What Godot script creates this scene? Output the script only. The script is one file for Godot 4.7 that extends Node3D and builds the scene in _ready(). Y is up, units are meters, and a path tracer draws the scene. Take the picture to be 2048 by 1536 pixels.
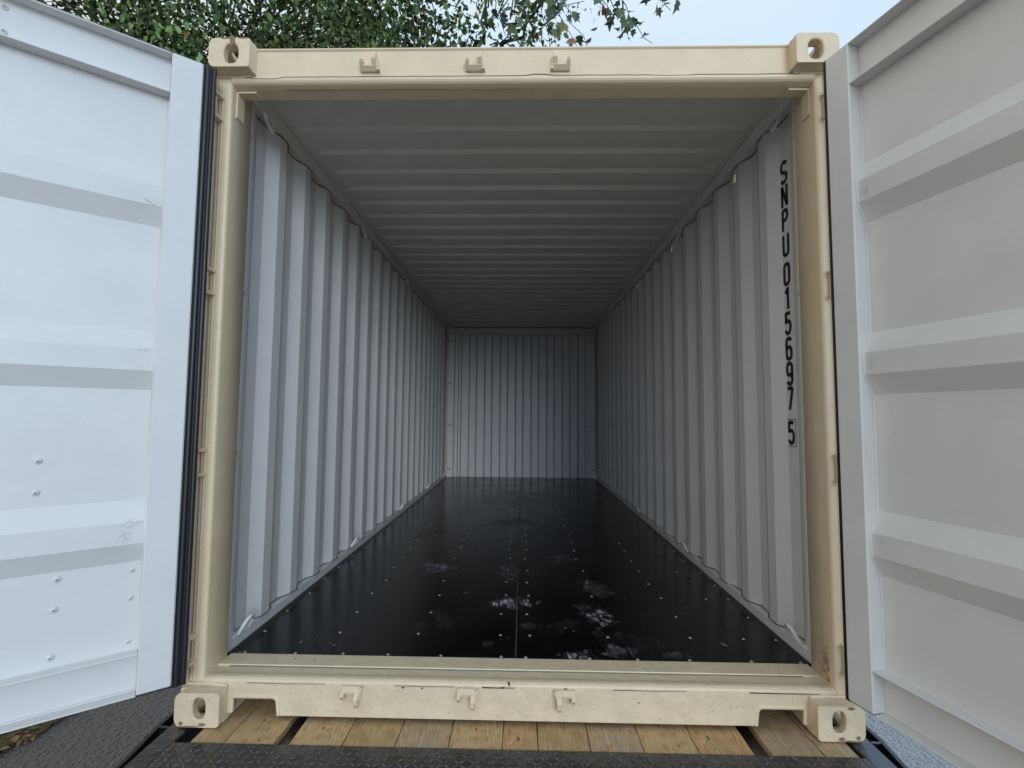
extends Node3D
# A cream 20-foot shipping container on a plank-deck trailer, both doors open, under trees and a pale overcast sky.
# Container axes: x across, y up from the deck, z towards the camera (door end at z = 0, end wall near z = -5.94).

var M := {}
var box_parent: Node3D

# ------------------------------------------------------------------ helpers
func lin(r: float, g: float, b: float) -> Color:
	return Color(r, g, b).linear_to_srgb()

func begin() -> SurfaceTool:
	var st := SurfaceTool.new()
	st.begin(Mesh.PRIMITIVE_TRIANGLES)
	st.set_smooth_group(-1)
	return st

func obj(called: String, st: SurfaceTool, m: Material, parent: Node3D) -> MeshInstance3D:
	st.generate_normals()
	var mi := MeshInstance3D.new()
	mi.name = called
	mi.mesh = st.commit()
	mi.material_override = m
	parent.add_child(mi, true)
	return mi

func inst(called: String, mesh: Mesh, m: Material, parent: Node3D, t: Transform3D) -> MeshInstance3D:
	var mi := MeshInstance3D.new()
	mi.name = called
	mi.mesh = mesh
	mi.material_override = m
	mi.transform = t
	parent.add_child(mi, true)
	return mi

func thing(called: String, label: String, category: String, group := "") -> Node3D:
	var o := Node3D.new()
	o.name = called
	add_child(o, true)
	tag(o, label, category, group)
	return o

func tag(o: Node3D, label: String, category := "", group := "", kind := "") -> void:
	if label: o.set_meta("label", label)
	if category: o.set_meta("category", category)
	if group: o.set_meta("group", group)
	if kind: o.set_meta("kind", kind)

func part_node(called: String, parent: Node3D) -> Node3D:
	var o := Node3D.new()
	o.name = called
	parent.add_child(o, true)
	return o

func tri(st: SurfaceTool, a: Vector3, b: Vector3, c: Vector3) -> void:
	st.add_vertex(a); st.add_vertex(b); st.add_vertex(c)

func quad(st: SurfaceTool, a: Vector3, b: Vector3, c: Vector3, d: Vector3) -> void:
	tri(st, a, b, c); tri(st, a, c, d)

func quad_uv(st: SurfaceTool, p: Array, uv: Array) -> void:
	for i in [0, 1, 2, 0, 2, 3]:
		st.set_uv(uv[i]); st.add_vertex(p[i])

# A closed prism: outline poly in the plane (ex, ey) at o, pushed along ez.
func prism(st: SurfaceTool, poly: PackedVector2Array, o: Vector3, ex: Vector3, ey: Vector3, ez: Vector3, smooth := false) -> void:
	var pl := poly.duplicate()
	var area := 0.0
	for i in pl.size():
		var p: Vector2 = pl[i]
		var q: Vector2 = pl[(i + 1) % pl.size()]
		area += p.x * q.y - q.x * p.y
	var hand: float = ex.cross(ey).dot(ez)
	if area * hand > 0.0:
		pl.reverse()
	var n := pl.size()
	if smooth: st.set_smooth_group(1)
	for i in n:
		var a: Vector2 = pl[i]
		var b: Vector2 = pl[(i + 1) % n]
		var a3 := o + ex * a.x + ey * a.y
		var b3 := o + ex * b.x + ey * b.y
		quad(st, a3, b3, b3 + ez, a3 + ez)
	st.set_smooth_group(-1)
	var ix := Geometry2D.triangulate_polygon(pl)
	for k in range(0, ix.size(), 3):
		var a: Vector2 = pl[ix[k]]
		var b: Vector2 = pl[ix[k + 1]]
		var c: Vector2 = pl[ix[k + 2]]
		var s: float = (b - a).cross(c - a)
		var A := o + ex * a.x + ey * a.y
		var B := o + ex * b.x + ey * b.y
		var C := o + ex * c.x + ey * c.y
		# cap at o looks along -ez, cap at o+ez along +ez; clockwise fronts
		var nrm: Vector3 = (B - A).cross(C - A)
		if nrm.dot(ez) < 0.0:
			var tmp := B; B = C; C = tmp
		tri(st, A, B, C)
		tri(st, A + ez, C + ez, B + ez)

# Chamfered box.
func bbox(st: SurfaceTool, c: Vector3, s: Vector3, b := 0.003, basis := Basis.IDENTITY) -> void:
	var h := s * 0.5
	b = minf(b, minf(h.x, minf(h.y, h.z)) * 0.6)
	for ax in 3:
		var u := (ax + 1) % 3
		var v := (ax + 2) % 3
		for sg in [-1.0, 1.0]:
			var p := []
			for k in [[-1, -1], [1, -1], [1, 1], [-1, 1]]:
				var q := Vector3.ZERO
				q[ax] = h[ax] * sg
				q[u] = (h[u] - b) * k[0]
				q[v] = (h[v] - b) * k[1]
				p.append(c + basis * q)
			if sg > 0: quad(st, p[0], p[3], p[2], p[1])
			else: quad(st, p[0], p[1], p[2], p[3])
		# edges along axis ax
		for su in [-1.0, 1.0]:
			for sv in [-1.0, 1.0]:
				var p := []
				for k in 2:
					for e in [-1.0, 1.0]:
						var q := Vector3.ZERO
						q[ax] = (h[ax] - b) * e
						q[u] = (h[u] - (b if k == 1 else 0.0)) * su
						q[v] = (h[v] - (b if k == 0 else 0.0)) * sv
						p.append(c + basis * q)
				if su * sv > 0: quad(st, p[0], p[1], p[3], p[2])
				else: quad(st, p[0], p[2], p[3], p[1])
	for sx in [-1.0, 1.0]:
		for sy in [-1.0, 1.0]:
			for sz in [-1.0, 1.0]:
				var a := c + basis * Vector3(h.x * sx, (h.y - b) * sy, (h.z - b) * sz)
				var d := c + basis * Vector3((h.x - b) * sx, h.y * sy, (h.z - b) * sz)
				var e := c + basis * Vector3((h.x - b) * sx, (h.y - b) * sy, h.z * sz)
				if sx * sy * sz > 0: tri(st, a, e, d)
				else: tri(st, a, d, e)

func tube(st: SurfaceTool, pts: Array, r0: float, r1: float, n := 8, caps := true) -> void:
	var rings := []
	var up := Vector3(0.137, 0.91, 0.39)
	for i in pts.size():
		var a: Vector3 = pts[maxi(i - 1, 0)]
		var b: Vector3 = pts[mini(i + 1, pts.size() - 1)]
		var d := (b - a).normalized()
		if absf(d.dot(up.normalized())) > 0.96: up = Vector3(0.93, 0.2, 0.3)
		var x := d.cross(up).normalized()
		var y := d.cross(x).normalized()
		var r := lerpf(r0, r1, float(i) / maxf(1, pts.size() - 1))
		var ring := []
		for k in n:
			var t := TAU * k / n
			ring.append(pts[i] + (x * cos(t) + y * sin(t)) * r)
		rings.append(ring)
	st.set_smooth_group(1)
	for i in rings.size() - 1:
		for k in n:
			var k2 := (k + 1) % n
			quad(st, rings[i][k], rings[i][k2], rings[i + 1][k2], rings[i + 1][k])
	st.set_smooth_group(-1)
	if caps:
		for k in range(1, n - 1):
			tri(st, rings[0][0], rings[0][k + 1], rings[0][k])
			var L: Array = rings[-1]
			tri(st, L[0], L[k], L[k + 1])

func rounded(w: float, h: float, r: Array, n := 6) -> PackedVector2Array:
	# rectangle centred on 0 with own radius for corners (+,+) (-,+) (-,-) (+,-)
	var out := PackedVector2Array()
	var sg := [[1, 1], [-1, 1], [-1, -1], [1, -1]]
	for c in 4:
		var rr: float = r[c]
		var cx: float = (w * 0.5 - rr) * sg[c][0]
		var cy: float = (h * 0.5 - rr) * sg[c][1]
		for k in n + 1:
			var t := (c + float(k) / n) * PI * 0.5
			out.append(Vector2(cx + cos(t) * rr, cy + sin(t) * rr))
	return out

# A plate with an oval hole, both outlines sampled at the same angles.
func holed_plate(st: SurfaceTool, o: Vector3, ex: Vector3, ey: Vector3, ez: Vector3, w: float, h: float, r: Array, hc: Vector2, hw: float, hh: float, bev := 0.004) -> void:
	var N := 48
	var outer := rounded(w, h, r, 8)
	var A := []
	var B := []
	for k in N:
		var t := TAU * k / N
		var d := Vector2(cos(t), sin(t))
		# stadium-like hole
		var rr := minf(hw, hh) * 0.5
		var e := 5.0
		var hx := hw * 0.5
		var hy := hh * 0.5
		var q := pow(pow(absf(d.x) / hx, 2.6) + pow(absf(d.y) / hy, 2.6), -1.0 / 2.6)
		B.append(hc + d * q)
		var best := 10.0
		for i in outer.size():
			var x = Geometry2D.segment_intersects_segment(hc, hc + d * 2.0, outer[i], outer[(i + 1) % outer.size()])
			if x != null: best = minf(best, hc.distance_to(x))
		if best > 9.0: best = 0.05
		A.append(hc + d * best)
	var P := func(v: Vector2, z: float) -> Vector3: return o + ex * v.x + ey * v.y + ez * z
	# ez points outwards: front plane at z = 1
	for k in N:
		var j := (k + 1) % N
		var bo: Vector2 = B[k] + (B[k] - hc).normalized() * bev
		var bo2: Vector2 = B[j] + (B[j] - hc).normalized() * bev
		quad(st, P.call(A[k], 1.0), P.call(A[j], 1.0), P.call(bo2, 1.0), P.call(bo, 1.0))
		quad(st, P.call(bo, 1.0), P.call(bo2, 1.0), P.call(B[j], 0.88), P.call(B[k], 0.88))
		quad(st, P.call(B[k], 0.88), P.call(B[j], 0.88), P.call(B[j], 0.0), P.call(B[k], 0.0))
		quad(st, P.call(A[j], 1.0), P.call(A[k], 1.0), P.call(A[k], 0.0), P.call(A[j], 0.0))
		quad(st, P.call(A[j], 0.0), P.call(A[k], 0.0), P.call(B[k], 0.0), P.call(B[j], 0.0))

# ------------------------------------------------------------------ textures
func noise(sd: int, freq: float, oct := 4, kind := FastNoiseLite.TYPE_SIMPLEX_SMOOTH) -> FastNoiseLite:
	var f := FastNoiseLite.new()
	f.seed = sd
	f.frequency = freq
	f.noise_type = kind
	f.fractal_octaves = oct
	return f

func tex(im: Image) -> ImageTexture:
	return ImageTexture.create_from_image(im)

func tint_image(sd: int, size: int, freq: float, lo: float, hi: float, oct := 4) -> Image:
	var im := noise(sd, freq, oct).get_seamless_image(size, size)
	im.convert(Image.FORMAT_RGB8)
	im.adjust_bcs(1.0, hi - lo, 1.0)           # v -> (v-0.5)*(hi-lo)+0.5
	var shift := (lo + hi) * 0.5 - 0.5
	var d := im.get_data()
	for i in d.size():
		d[i] = clampi(int(d[i] + shift * 255.0), 0, 255)
	return Image.create_from_data(size, size, false, Image.FORMAT_RGB8, d)

func bump_image(sd: int, size: int, freq: float, strength: float, oct := 3, kind := FastNoiseLite.TYPE_SIMPLEX_SMOOTH) -> Image:
	var im := noise(sd, freq, oct, kind).get_seamless_image(size, size)
	im.convert(Image.FORMAT_RGBA8)
	im.bump_map_to_normal_map(strength)
	return im

func mat(c: Color, rough: float, metal := 0.0, spec := 0.5) -> StandardMaterial3D:
	var m := StandardMaterial3D.new()
	m.albedo_color = c
	m.roughness = rough
	m.metallic = metal
	m.metallic_specular = spec
	return m

func tri_world(m: StandardMaterial3D, scale: float) -> void:
	m.uv1_triplanar = true
	m.uv1_world_triplanar = true
	m.uv1_scale = Vector3.ONE * scale

func scuffs(im: Image, sd: int, count: int, tone: Color, longest: float) -> void:
	# thin dirty scratches and specks on paint
	var rng := RandomNumberGenerator.new()
	rng.seed = sd
	var n := im.get_width()
	for i in count:
		var p := Vector2(rng.randf() * n, rng.randf() * n)
		var ang := rng.randf_range(-0.5, 0.5) + (PI * 0.5 if rng.randf() < 0.25 else 0.0)
		var L := rng.randf() * rng.randf() * longest
		var a := rng.randf_range(0.08, 0.5)
		var bend := rng.randf_range(-0.01, 0.01)
		for s in int(L) + 1:
			p += Vector2(cos(ang), sin(ang))
			ang += bend
			var x := posmod(int(p.x), n)
			var y := posmod(int(p.y), n)
			im.set_pixel(x, y, im.get_pixel(x, y).lerp(tone, a * (0.6 + 0.4 * rng.randf())))

func make_materials() -> void:
	# grey inside paint
	var gt := tint_image(11, 512, 0.008, 0.965, 1.0)
	scuffs(gt, 5, 22, Color(0.72, 0.72, 0.72), 34.0)
	var gm := mat(lin(0.70, 0.695, 0.675), 0.42)
	gm.albedo_texture = tex(gt)
	gm.normal_enabled = true
	gm.normal_texture = tex(bump_image(12, 512, 0.05, 1.6))
	gm.normal_scale = 0.14
	tri_world(gm, 1.1)
	M.grey = gm
	var gr := gm.duplicate()                      # roof sheet and rails: flatter coat, warm bounce light put into the grey
	gr.roughness = 0.55
	gr.albedo_color = lin(0.69, 0.645, 0.59)
	M.grey_matt_bounce = gr
	# cream outside paint
	var ct := tint_image(21, 512, 0.008, 0.96, 1.0)
	scuffs(ct, 6, 90, Color(0.66, 0.58, 0.48), 36.0)
	scuffs(ct, 7, 60, Color(0.25, 0.22, 0.2), 14.0)
	var cm := mat(lin(0.77, 0.635, 0.425), 0.40)
	cm.albedo_texture = tex(ct)
	cm.normal_enabled = true
	cm.normal_texture = tex(bump_image(22, 512, 0.045, 2.0))
	cm.normal_scale = 0.22
	tri_world(cm, 1.3)
	M.cream = cm
	# worn cream of castings and sill
	var wt := tint_image(31, 512, 0.012, 0.94, 1.0)
	scuffs(wt, 8, 330, Color(0.46, 0.36, 0.27), 36.0)
	scuffs(wt, 9, 120, Color(0.22, 0.2, 0.19), 22.0)
	var wm := mat(lin(0.75, 0.625, 0.425), 0.45)
	wm.albedo_texture = tex(wt)
	wm.normal_enabled = true
	wm.normal_texture = tex(bump_image(32, 512, 0.04, 3.0))
	wm.normal_scale = 0.4
	tri_world(wm, 1.7)
	M.worn = wm
	# rust
	var rm := mat(lin(0.17, 0.07, 0.03), 0.9)
	rm.albedo_texture = tex(tint_image(41, 256, 0.05, 0.45, 1.0))
	tri_world(rm, 9.0)
	M.rust = rm
	M.primer = mat(lin(0.24, 0.15, 0.10), 0.85)
	M.dark_line = mat(lin(0.05, 0.05, 0.055), 0.7)
	M.sealant_and_shade = mat(lin(0.16, 0.155, 0.15), 0.6)
	M.rubber = mat(lin(0.014, 0.014, 0.018), 0.38)
	M.black_steel = mat(lin(0.012, 0.012, 0.014), 0.35)
	M.letter = mat(lin(0.006, 0.006, 0.007), 0.45)
	M.screw = mat(lin(0.55, 0.47, 0.33), 0.38, 0.55)
	M.filler = mat(lin(0.16, 0.125, 0.095), 0.9)
	M.vent_reflector = mat(lin(0.78, 0.55, 0.20), 0.6)
	M.underside = mat(lin(0.02, 0.02, 0.02), 0.9)
	M.tyre = mat(lin(0.02, 0.02, 0.02), 0.85)
	# trailer paint: dark glossy steel
	var sm := mat(lin(0.016, 0.016, 0.019), 0.34, 0.0, 0.75)
	sm.normal_enabled = true
	sm.normal_texture = tex(bump_image(52, 512, 0.03, 2.2))
	sm.normal_scale = 0.5
	var dt := tint_image(53, 512, 0.014, 0.3, 1.0, 5)
	scuffs(dt, 12, 500, Color(0.95, 0.9, 0.85), 14.0)
	sm.albedo_texture = tex(dt)
	sm.albedo_color = lin(0.045, 0.042, 0.046)
	tri_world(sm, 2.1)
	M.plate = sm
	var bz := mat(lin(0.17, 0.16, 0.17), 0.36, 0.3, 0.7)      # tops of the tread, rubbed bare
	bz.albedo_texture = tex(dt)
	tri_world(bz, 3.3)
	M.tread = bz
	# asphalt, damp
	var at := tint_image(61, 512, 0.11, 0.45, 1.0, 3)
	var am := mat(lin(0.60, 0.54, 0.47), 0.24, 0.0, 0.8)
	am.albedo_texture = tex(at)
	am.normal_enabled = true
	am.normal_texture = tex(bump_image(62, 512, 0.05, 22.0, 3, FastNoiseLite.TYPE_CELLULAR))
	am.normal_scale = 0.8
	tri_world(am, 1.3)
	M.asphalt = am
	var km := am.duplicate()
	km.albedo_color = lin(0.075, 0.072, 0.074)  # darker copy of the ground, tree shade put into its colour
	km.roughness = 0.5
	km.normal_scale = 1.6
	M.shaded_ground = km
	var vt := tint_image(71, 512, 0.05, 0.3, 1.0, 5)
	var vm := mat(lin(0.16, 0.10, 0.045), 0.95)
	vm.albedo_texture = tex(vt)
	vm.normal_enabled = true
	vm.normal_texture = tex(bump_image(72, 512, 0.06, 8.0))
	tri_world(vm, 1.4)
	M.verge = vm
	# bark and leaves
	var bm := mat(lin(0.05, 0.038, 0.028), 0.95)
	bm.albedo_texture = tex(tint_image(81, 256, 0.04, 0.4, 1.0))
	tri_world(bm, 2.0)
	M.bark = bm
	var lm := mat(Color(1, 1, 1), 0.55, 0.0, 0.35)
	lm.vertex_color_use_as_albedo = true
	lm.backlight = Color(0.8, 1.0, 0.4)
	lm.cull_mode = BaseMaterial3D.CULL_DISABLED
	M.leaf = lm
	make_floor_material()
	make_wood()

func make_floor_material() -> void:
	# black coated plywood, x -1.2..1.2 over 1024 px, z -0.2..-6 over 2048 px
	var W := 1024
	var H := 2048
	var base := noise(101, 0.006, 5).get_image(W, H)
	base.convert(Image.FORMAT_L8)
	var grain := noise(102, 0.02, 3)
	var gi := grain.get_image(W, H)
	gi.convert(Image.FORMAT_L8)
	var bd := base.get_data()
	var gd := gi.get_data()
	var col := PackedByteArray()
	col.resize(W * H * 3)
	var rgh := PackedByteArray()
	rgh.resize(W * H)
	for i in W * H:
		var b: int = bd[i]
		var g: int = gd[i]
		var v := 10 + ((b - 120) >> 4) + ((g - 128) >> 5)
		if v < 4: v = 4
		col[i * 3] = v + 1
		col[i * 3 + 1] = v
		col[i * 3 + 2] = v + 1
		rgh[i] = clampi(50 + ((b - 128) >> 3) + ((g - 128) >> 4), 30, 110)
	# dusty scuffs: centre x, z, width, length, turn, strength, crackle
	var spots := [
		[-0.03, -0.81, 0.30, 0.16, 0.12, 0.85, 0.0], [0.39, -0.66, 0.18, 0.36, 0.35, 0.8, 1.0], [0.27, -0.275, 0.24, 0.10, 0.2, 0.75, 1.0],
		[0.43, -0.31, 0.16, 0.14, 0.0, 0.5, 0.3], [-0.52, -1.39, 0.30, 0.28, -0.75, 0.75, 0.6], [-0.40, -1.87, 0.24, 0.28, 0.7, 0.65, 0.4],
		[-0.73, -2.20, 0.18, 0.38, -0.6, 0.65, 0.4], [-0.07, -1.36, 0.18, 0.48, 0.05, 0.55, 0.7], [0.29, -1.62, 0.24, 0.3, -0.5, 0.5, 0.4],
		[0.44, -1.05, 0.18, 0.42, 0.3, 0.5, 0.5], [0.06, -0.54, 0.12, 0.10, 0.1, 0.35, 0.4], [-0.73, -2.85, 0.18, 0.32, 0.4, 0.25, 0.3],
		[-0.27, -0.93, 0.06, 0.09, 0.5, 0.5, 0.6], [0.40, -0.44, 0.20, 0.22, 0.3, 0.18, 0.1], [0.55, -0.40, 0.22, 0.30, 0.5, 0.10, 0.0],
		[0.22, -0.55, 0.16, 0.22, -0.6, 0.16, 0.0], [-0.12, -0.36, 0.10, 0.07, 0.3, 0.32, 0.4], [-0.35, -0.60, 0.16, 0.34, 0.6, 0.15, 0.1],
		[0.10, -1.30, 0.5, 0.2, 0.1, 0.14, 0.2], [-0.45, -0.50, 0.22, 0.12, 0.3, 0.13, 0.1], [-0.02, -2.72, 0.5, 0.34, 0.0, 0.36, 0.1],
		[0.0, -3.9, 1.3, 1.6, 0.0, 0.12, 0.0], [-0.75, -0.42, 0.5, 0.5, 0.4, 0.07, 0.0], [0.75, -0.6, 0.5, 0.7, 0.2, 0.09, 0.1],
		[-0.05, -0.40, 0.10, 0.05, 0.6, 0.2, 0.6], [0.66, -0.28, 0.14, 0.08, 0.0, 0.4, 0.5]]
	var ragged := noise(103, 0.030, 5)
	var fine := noise(104, 0.16, 4)
	var cracks := noise(105, 0.045, 1, FastNoiseLite.TYPE_CELLULAR)
	cracks.cellular_return_type = FastNoiseLite.RETURN_DISTANCE2_SUB
	for s in spots:
		var cx: float = (s[0] + 1.2) / 2.4 * W
		var cy: float = (-0.2 - s[1]) / 5.8 * H
		var sx: float = s[2] / 2.4 * W * 0.5
		var sy: float = s[3] / 5.8 * H * 0.5
		var R := int(maxf(sx, sy) * 1.6)
		var ca := cos(s[4])
		var sa := sin(s[4])
		var str: float = s[5]
		var crk: float = s[6]
		for yy in range(maxi(0, int(cy) - R), mini(H, int(cy) + R)):
			for xx in range(maxi(0, int(cx) - R), mini(W, int(cx) + R)):
				var dx := xx - cx
				var dy := (yy - cy) * 1.208           # metres per pixel differ
				var u := (dx * ca + dy * sa) / sx
				var v := (-dx * sa + dy * ca) / (sy * 1.208)
				var d := 1.0 - (u * u + v * v) + ragged.get_noise_2d(xx, yy) * 1.0
				if d <= 0.0: continue
				var k := smoothstep(0.0, 1.1, d) * str * clampf(0.66 + fine.get_noise_2d(dx * ca + dy * sa, (dy * ca - dx * sa) * 0.14) * 1.3, 0.06, 1.15)
				if crk > 0.0:
					var c := cracks.get_noise_2d(xx, yy) + 1.0
					k *= lerpf(1.0, clampf(c * 3.2, 0.0, 1.0), crk)
				var i := yy * W + xx
				col[i * 3] = clampi(int(lerpf(col[i * 3], 205.0, k)), 0, 255)
				col[i * 3 + 1] = clampi(int(lerpf(col[i * 3 + 1], 198.0, k)), 0, 255)
				col[i * 3 + 2] = clampi(int(lerpf(col[i * 3 + 2], 206.0, k)), 0, 255)
				rgh[i] = clampi(int(lerpf(rgh[i], 220.0, minf(1.0, k * 1.6))), 0, 255)
	# curved tyre marks near the cross joint
	var rng := RandomNumberGenerator.new()
	rng.seed = 9
	for arc in [[-0.05, -3.55, 0.88], [-0.05, -3.62, 0.80], [-0.2, -4.4, 0.9]]:
		for k in 2600:
			var t := rng.randf_range(0.35, PI - 0.35)
			var rr: float = arc[2] + rng.randfn() * 0.012
			var px := int((arc[0] + cos(t) * rr + 1.2) / 2.4 * W)
			var py := int((-0.2 - (arc[1] + sin(t) * rr)) / 5.8 * H)
			if px < 1 or py < 1 or px >= W - 1 or py >= H - 1: continue
			var i := (py * W + px)
			for c in 3: col[i * 3 + c] = mini(255, col[i * 3 + c] + 30)
	# fine scratches
	for k in 260:
		var p := Vector2(rng.randf() * W, rng.randf() * H * 0.5)
		var a := rng.randf() * TAU
		for q in int(rng.randf() * rng.randf() * 120):
			p += Vector2(cos(a), sin(a))
			a += rng.randf_range(-0.06, 0.06)
			if p.x < 0 or p.y < 0 or p.x >= W or p.y >= H: break
			var i := int(p.y) * W + int(p.x)
			for c in 3: col[i * 3 + c] = mini(255, col[i * 3 + c] + 14)
	var m := mat(Color(1, 1, 1), 1.0, 0.0, 0.5)
	m.albedo_texture = tex(Image.create_from_data(W, H, false, Image.FORMAT_RGB8, col))
	m.metallic_specular = 0.32
	m.roughness_texture = tex(Image.create_from_data(W, H, false, Image.FORMAT_L8, rgh))
	m.texture_repeat = false
	M.floor = m

func make_wood() -> void:
	var W := 160
	var H := 640                                # 0.18 m x 0.72 m, mirrored along the plank by its UVs
	var tones := [[0.60, 0.395, 0.20], [0.52, 0.345, 0.17], [0.50, 0.35, 0.20], [0.56, 0.345, 0.165]]
	M.wood = []
	for t in 4:
		var warp := noise(200 + t, 0.011, 3)
		var fib := noise(220 + t, 0.09, 3)
		var stain := noise(240 + t, 0.014, 4)
		var rng := RandomNumberGenerator.new()
		rng.seed = 300 + t
		var knots := []
		for k in 2: knots.append(Vector3(rng.randf_range(20, W - 20), rng.randf_range(60, 420), rng.randf_range(6, 10)))
		var col := PackedByteArray()
		col.resize(W * H * 3)
		var c0 := W * (0.35 + 0.3 * rng.randf())
		for y in H:
			for x in W:
				var u := float(x) + warp.get_noise_2d(x * 0.9, y * 0.06) * 24.0
				var rad := absf(u - c0) * (1.0 + 0.25 * sin(y * 0.008 + t)) + y * 0.03
				var kn := 0.0
				for k in knots:
					var d := Vector2(x - k.x, (y - k.y) * 0.55).length()
					rad += 26.0 * exp(-d * d / (k.z * k.z * 5.0))
					kn = maxf(kn, 1.0 - smoothstep(k.z * 0.45, k.z * 0.8, d))
				var ring := fposmod(rad, 6.5) / 6.5
				var late := smoothstep(0.35, 0.92, ring) * (1.0 - smoothstep(0.94, 1.0, ring))
				var f := fib.get_noise_2d(x * 1.6, y * 0.10)
				var sv := stain.get_noise_2d(x, y)
				var b := 1.0 - 0.33 * late + f * 0.22 - 0.55 * kn
				b *= 1.0 - 0.22 * smoothstep(-0.1, 0.6, sv)
				var gr := smoothstep(0.05, 0.45, -sv) * 0.14
				var i := (y * W + x) * 3
				var cc := Color(tones[t][0] * b * (1.0 - gr), tones[t][1] * b, tones[t][2] * b * (1.0 + gr)).linear_to_srgb()
				col[i] = clampi(int(cc.r * 255), 0, 255)
				col[i + 1] = clampi(int(cc.g * 255), 0, 255)
				col[i + 2] = clampi(int(cc.b * 255), 0, 255)
		var im := Image.create_from_data(W, H, false, Image.FORMAT_RGB8, col)
		var bump := im.duplicate()
		bump.convert(Image.FORMAT_RGBA8)
		bump.bump_map_to_normal_map(2.5)
		var m := mat(Color(1, 1, 1), 0.62)
		m.albedo_texture = tex(im)
		m.normal_enabled = true
		m.normal_texture = tex(bump)
		M.wood.append(m)

# ------------------------------------------------------------------ sky
func make_sky() -> PanoramaSkyMaterial:
	var W := 512
	var H := 256
	var im := Image.create(W, H, false, Image.FORMAT_RGBF)
	var n := noise(7, 1.1, 5)
	for y in H:
		var el := (0.5 - (y + 0.5) / H) * PI
		for x in W:
			var az := (x + 0.5) / W * TAU
			var d := Vector3(cos(el) * sin(az), sin(el), cos(el) * cos(az))
			var c := n.get_noise_3d(d.x * 1.6, d.y * 3.0, d.z * 1.6)
			var k := clampf(0.5 + c * 0.9, 0.0, 1.0)
			var warm := smoothstep(-0.2, 1.0, -d.x)           # the evening side lies to the left
			var low := 0.9 + 0.8 * exp(-maxf(el, 0.0) / 0.22)     # paler and brighter towards the horizon
			var thin := Color(0.52, 0.85, 1.38).lerp(Color(1.12, 0.95, 0.74), warm)
			var thick := Color(0.68, 0.93, 1.32).lerp(Color(1.16, 1.0, 0.80), warm)
			var white := smoothstep(0.25, 0.8, el)
			var cc := thin.lerp(thick, k) * low
			im.set_pixel(x, y, cc.lerp(Color(1.02, 1.17, 1.26), white * 0.7))
	var sm := PanoramaSkyMaterial.new()
	sm.panorama = tex(im)
	return sm

# ------------------------------------------------------------------ container
const XI := 1.178          # inner face of the side sheets' inner flats
const XO := 1.212
const YF := 0.145          # container floor
const ZB := -5.94

func wall_profile() -> Array:
	# (x out from centre, z): from the door end to the end wall
	var p := [Vector2(XO, -0.30), Vector2(XO, -0.421)]
	var z := -0.489
	while z > -5.75:
		p.append(Vector2(XI, z)); p.append(Vector2(XI, z - 0.070))
		p.append(Vector2(XO, z - 0.138)); p.append(Vector2(XO, z - 0.210))
		z -= 0.278
	p.append(Vector2(XO, -6.0))
	return p

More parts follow.
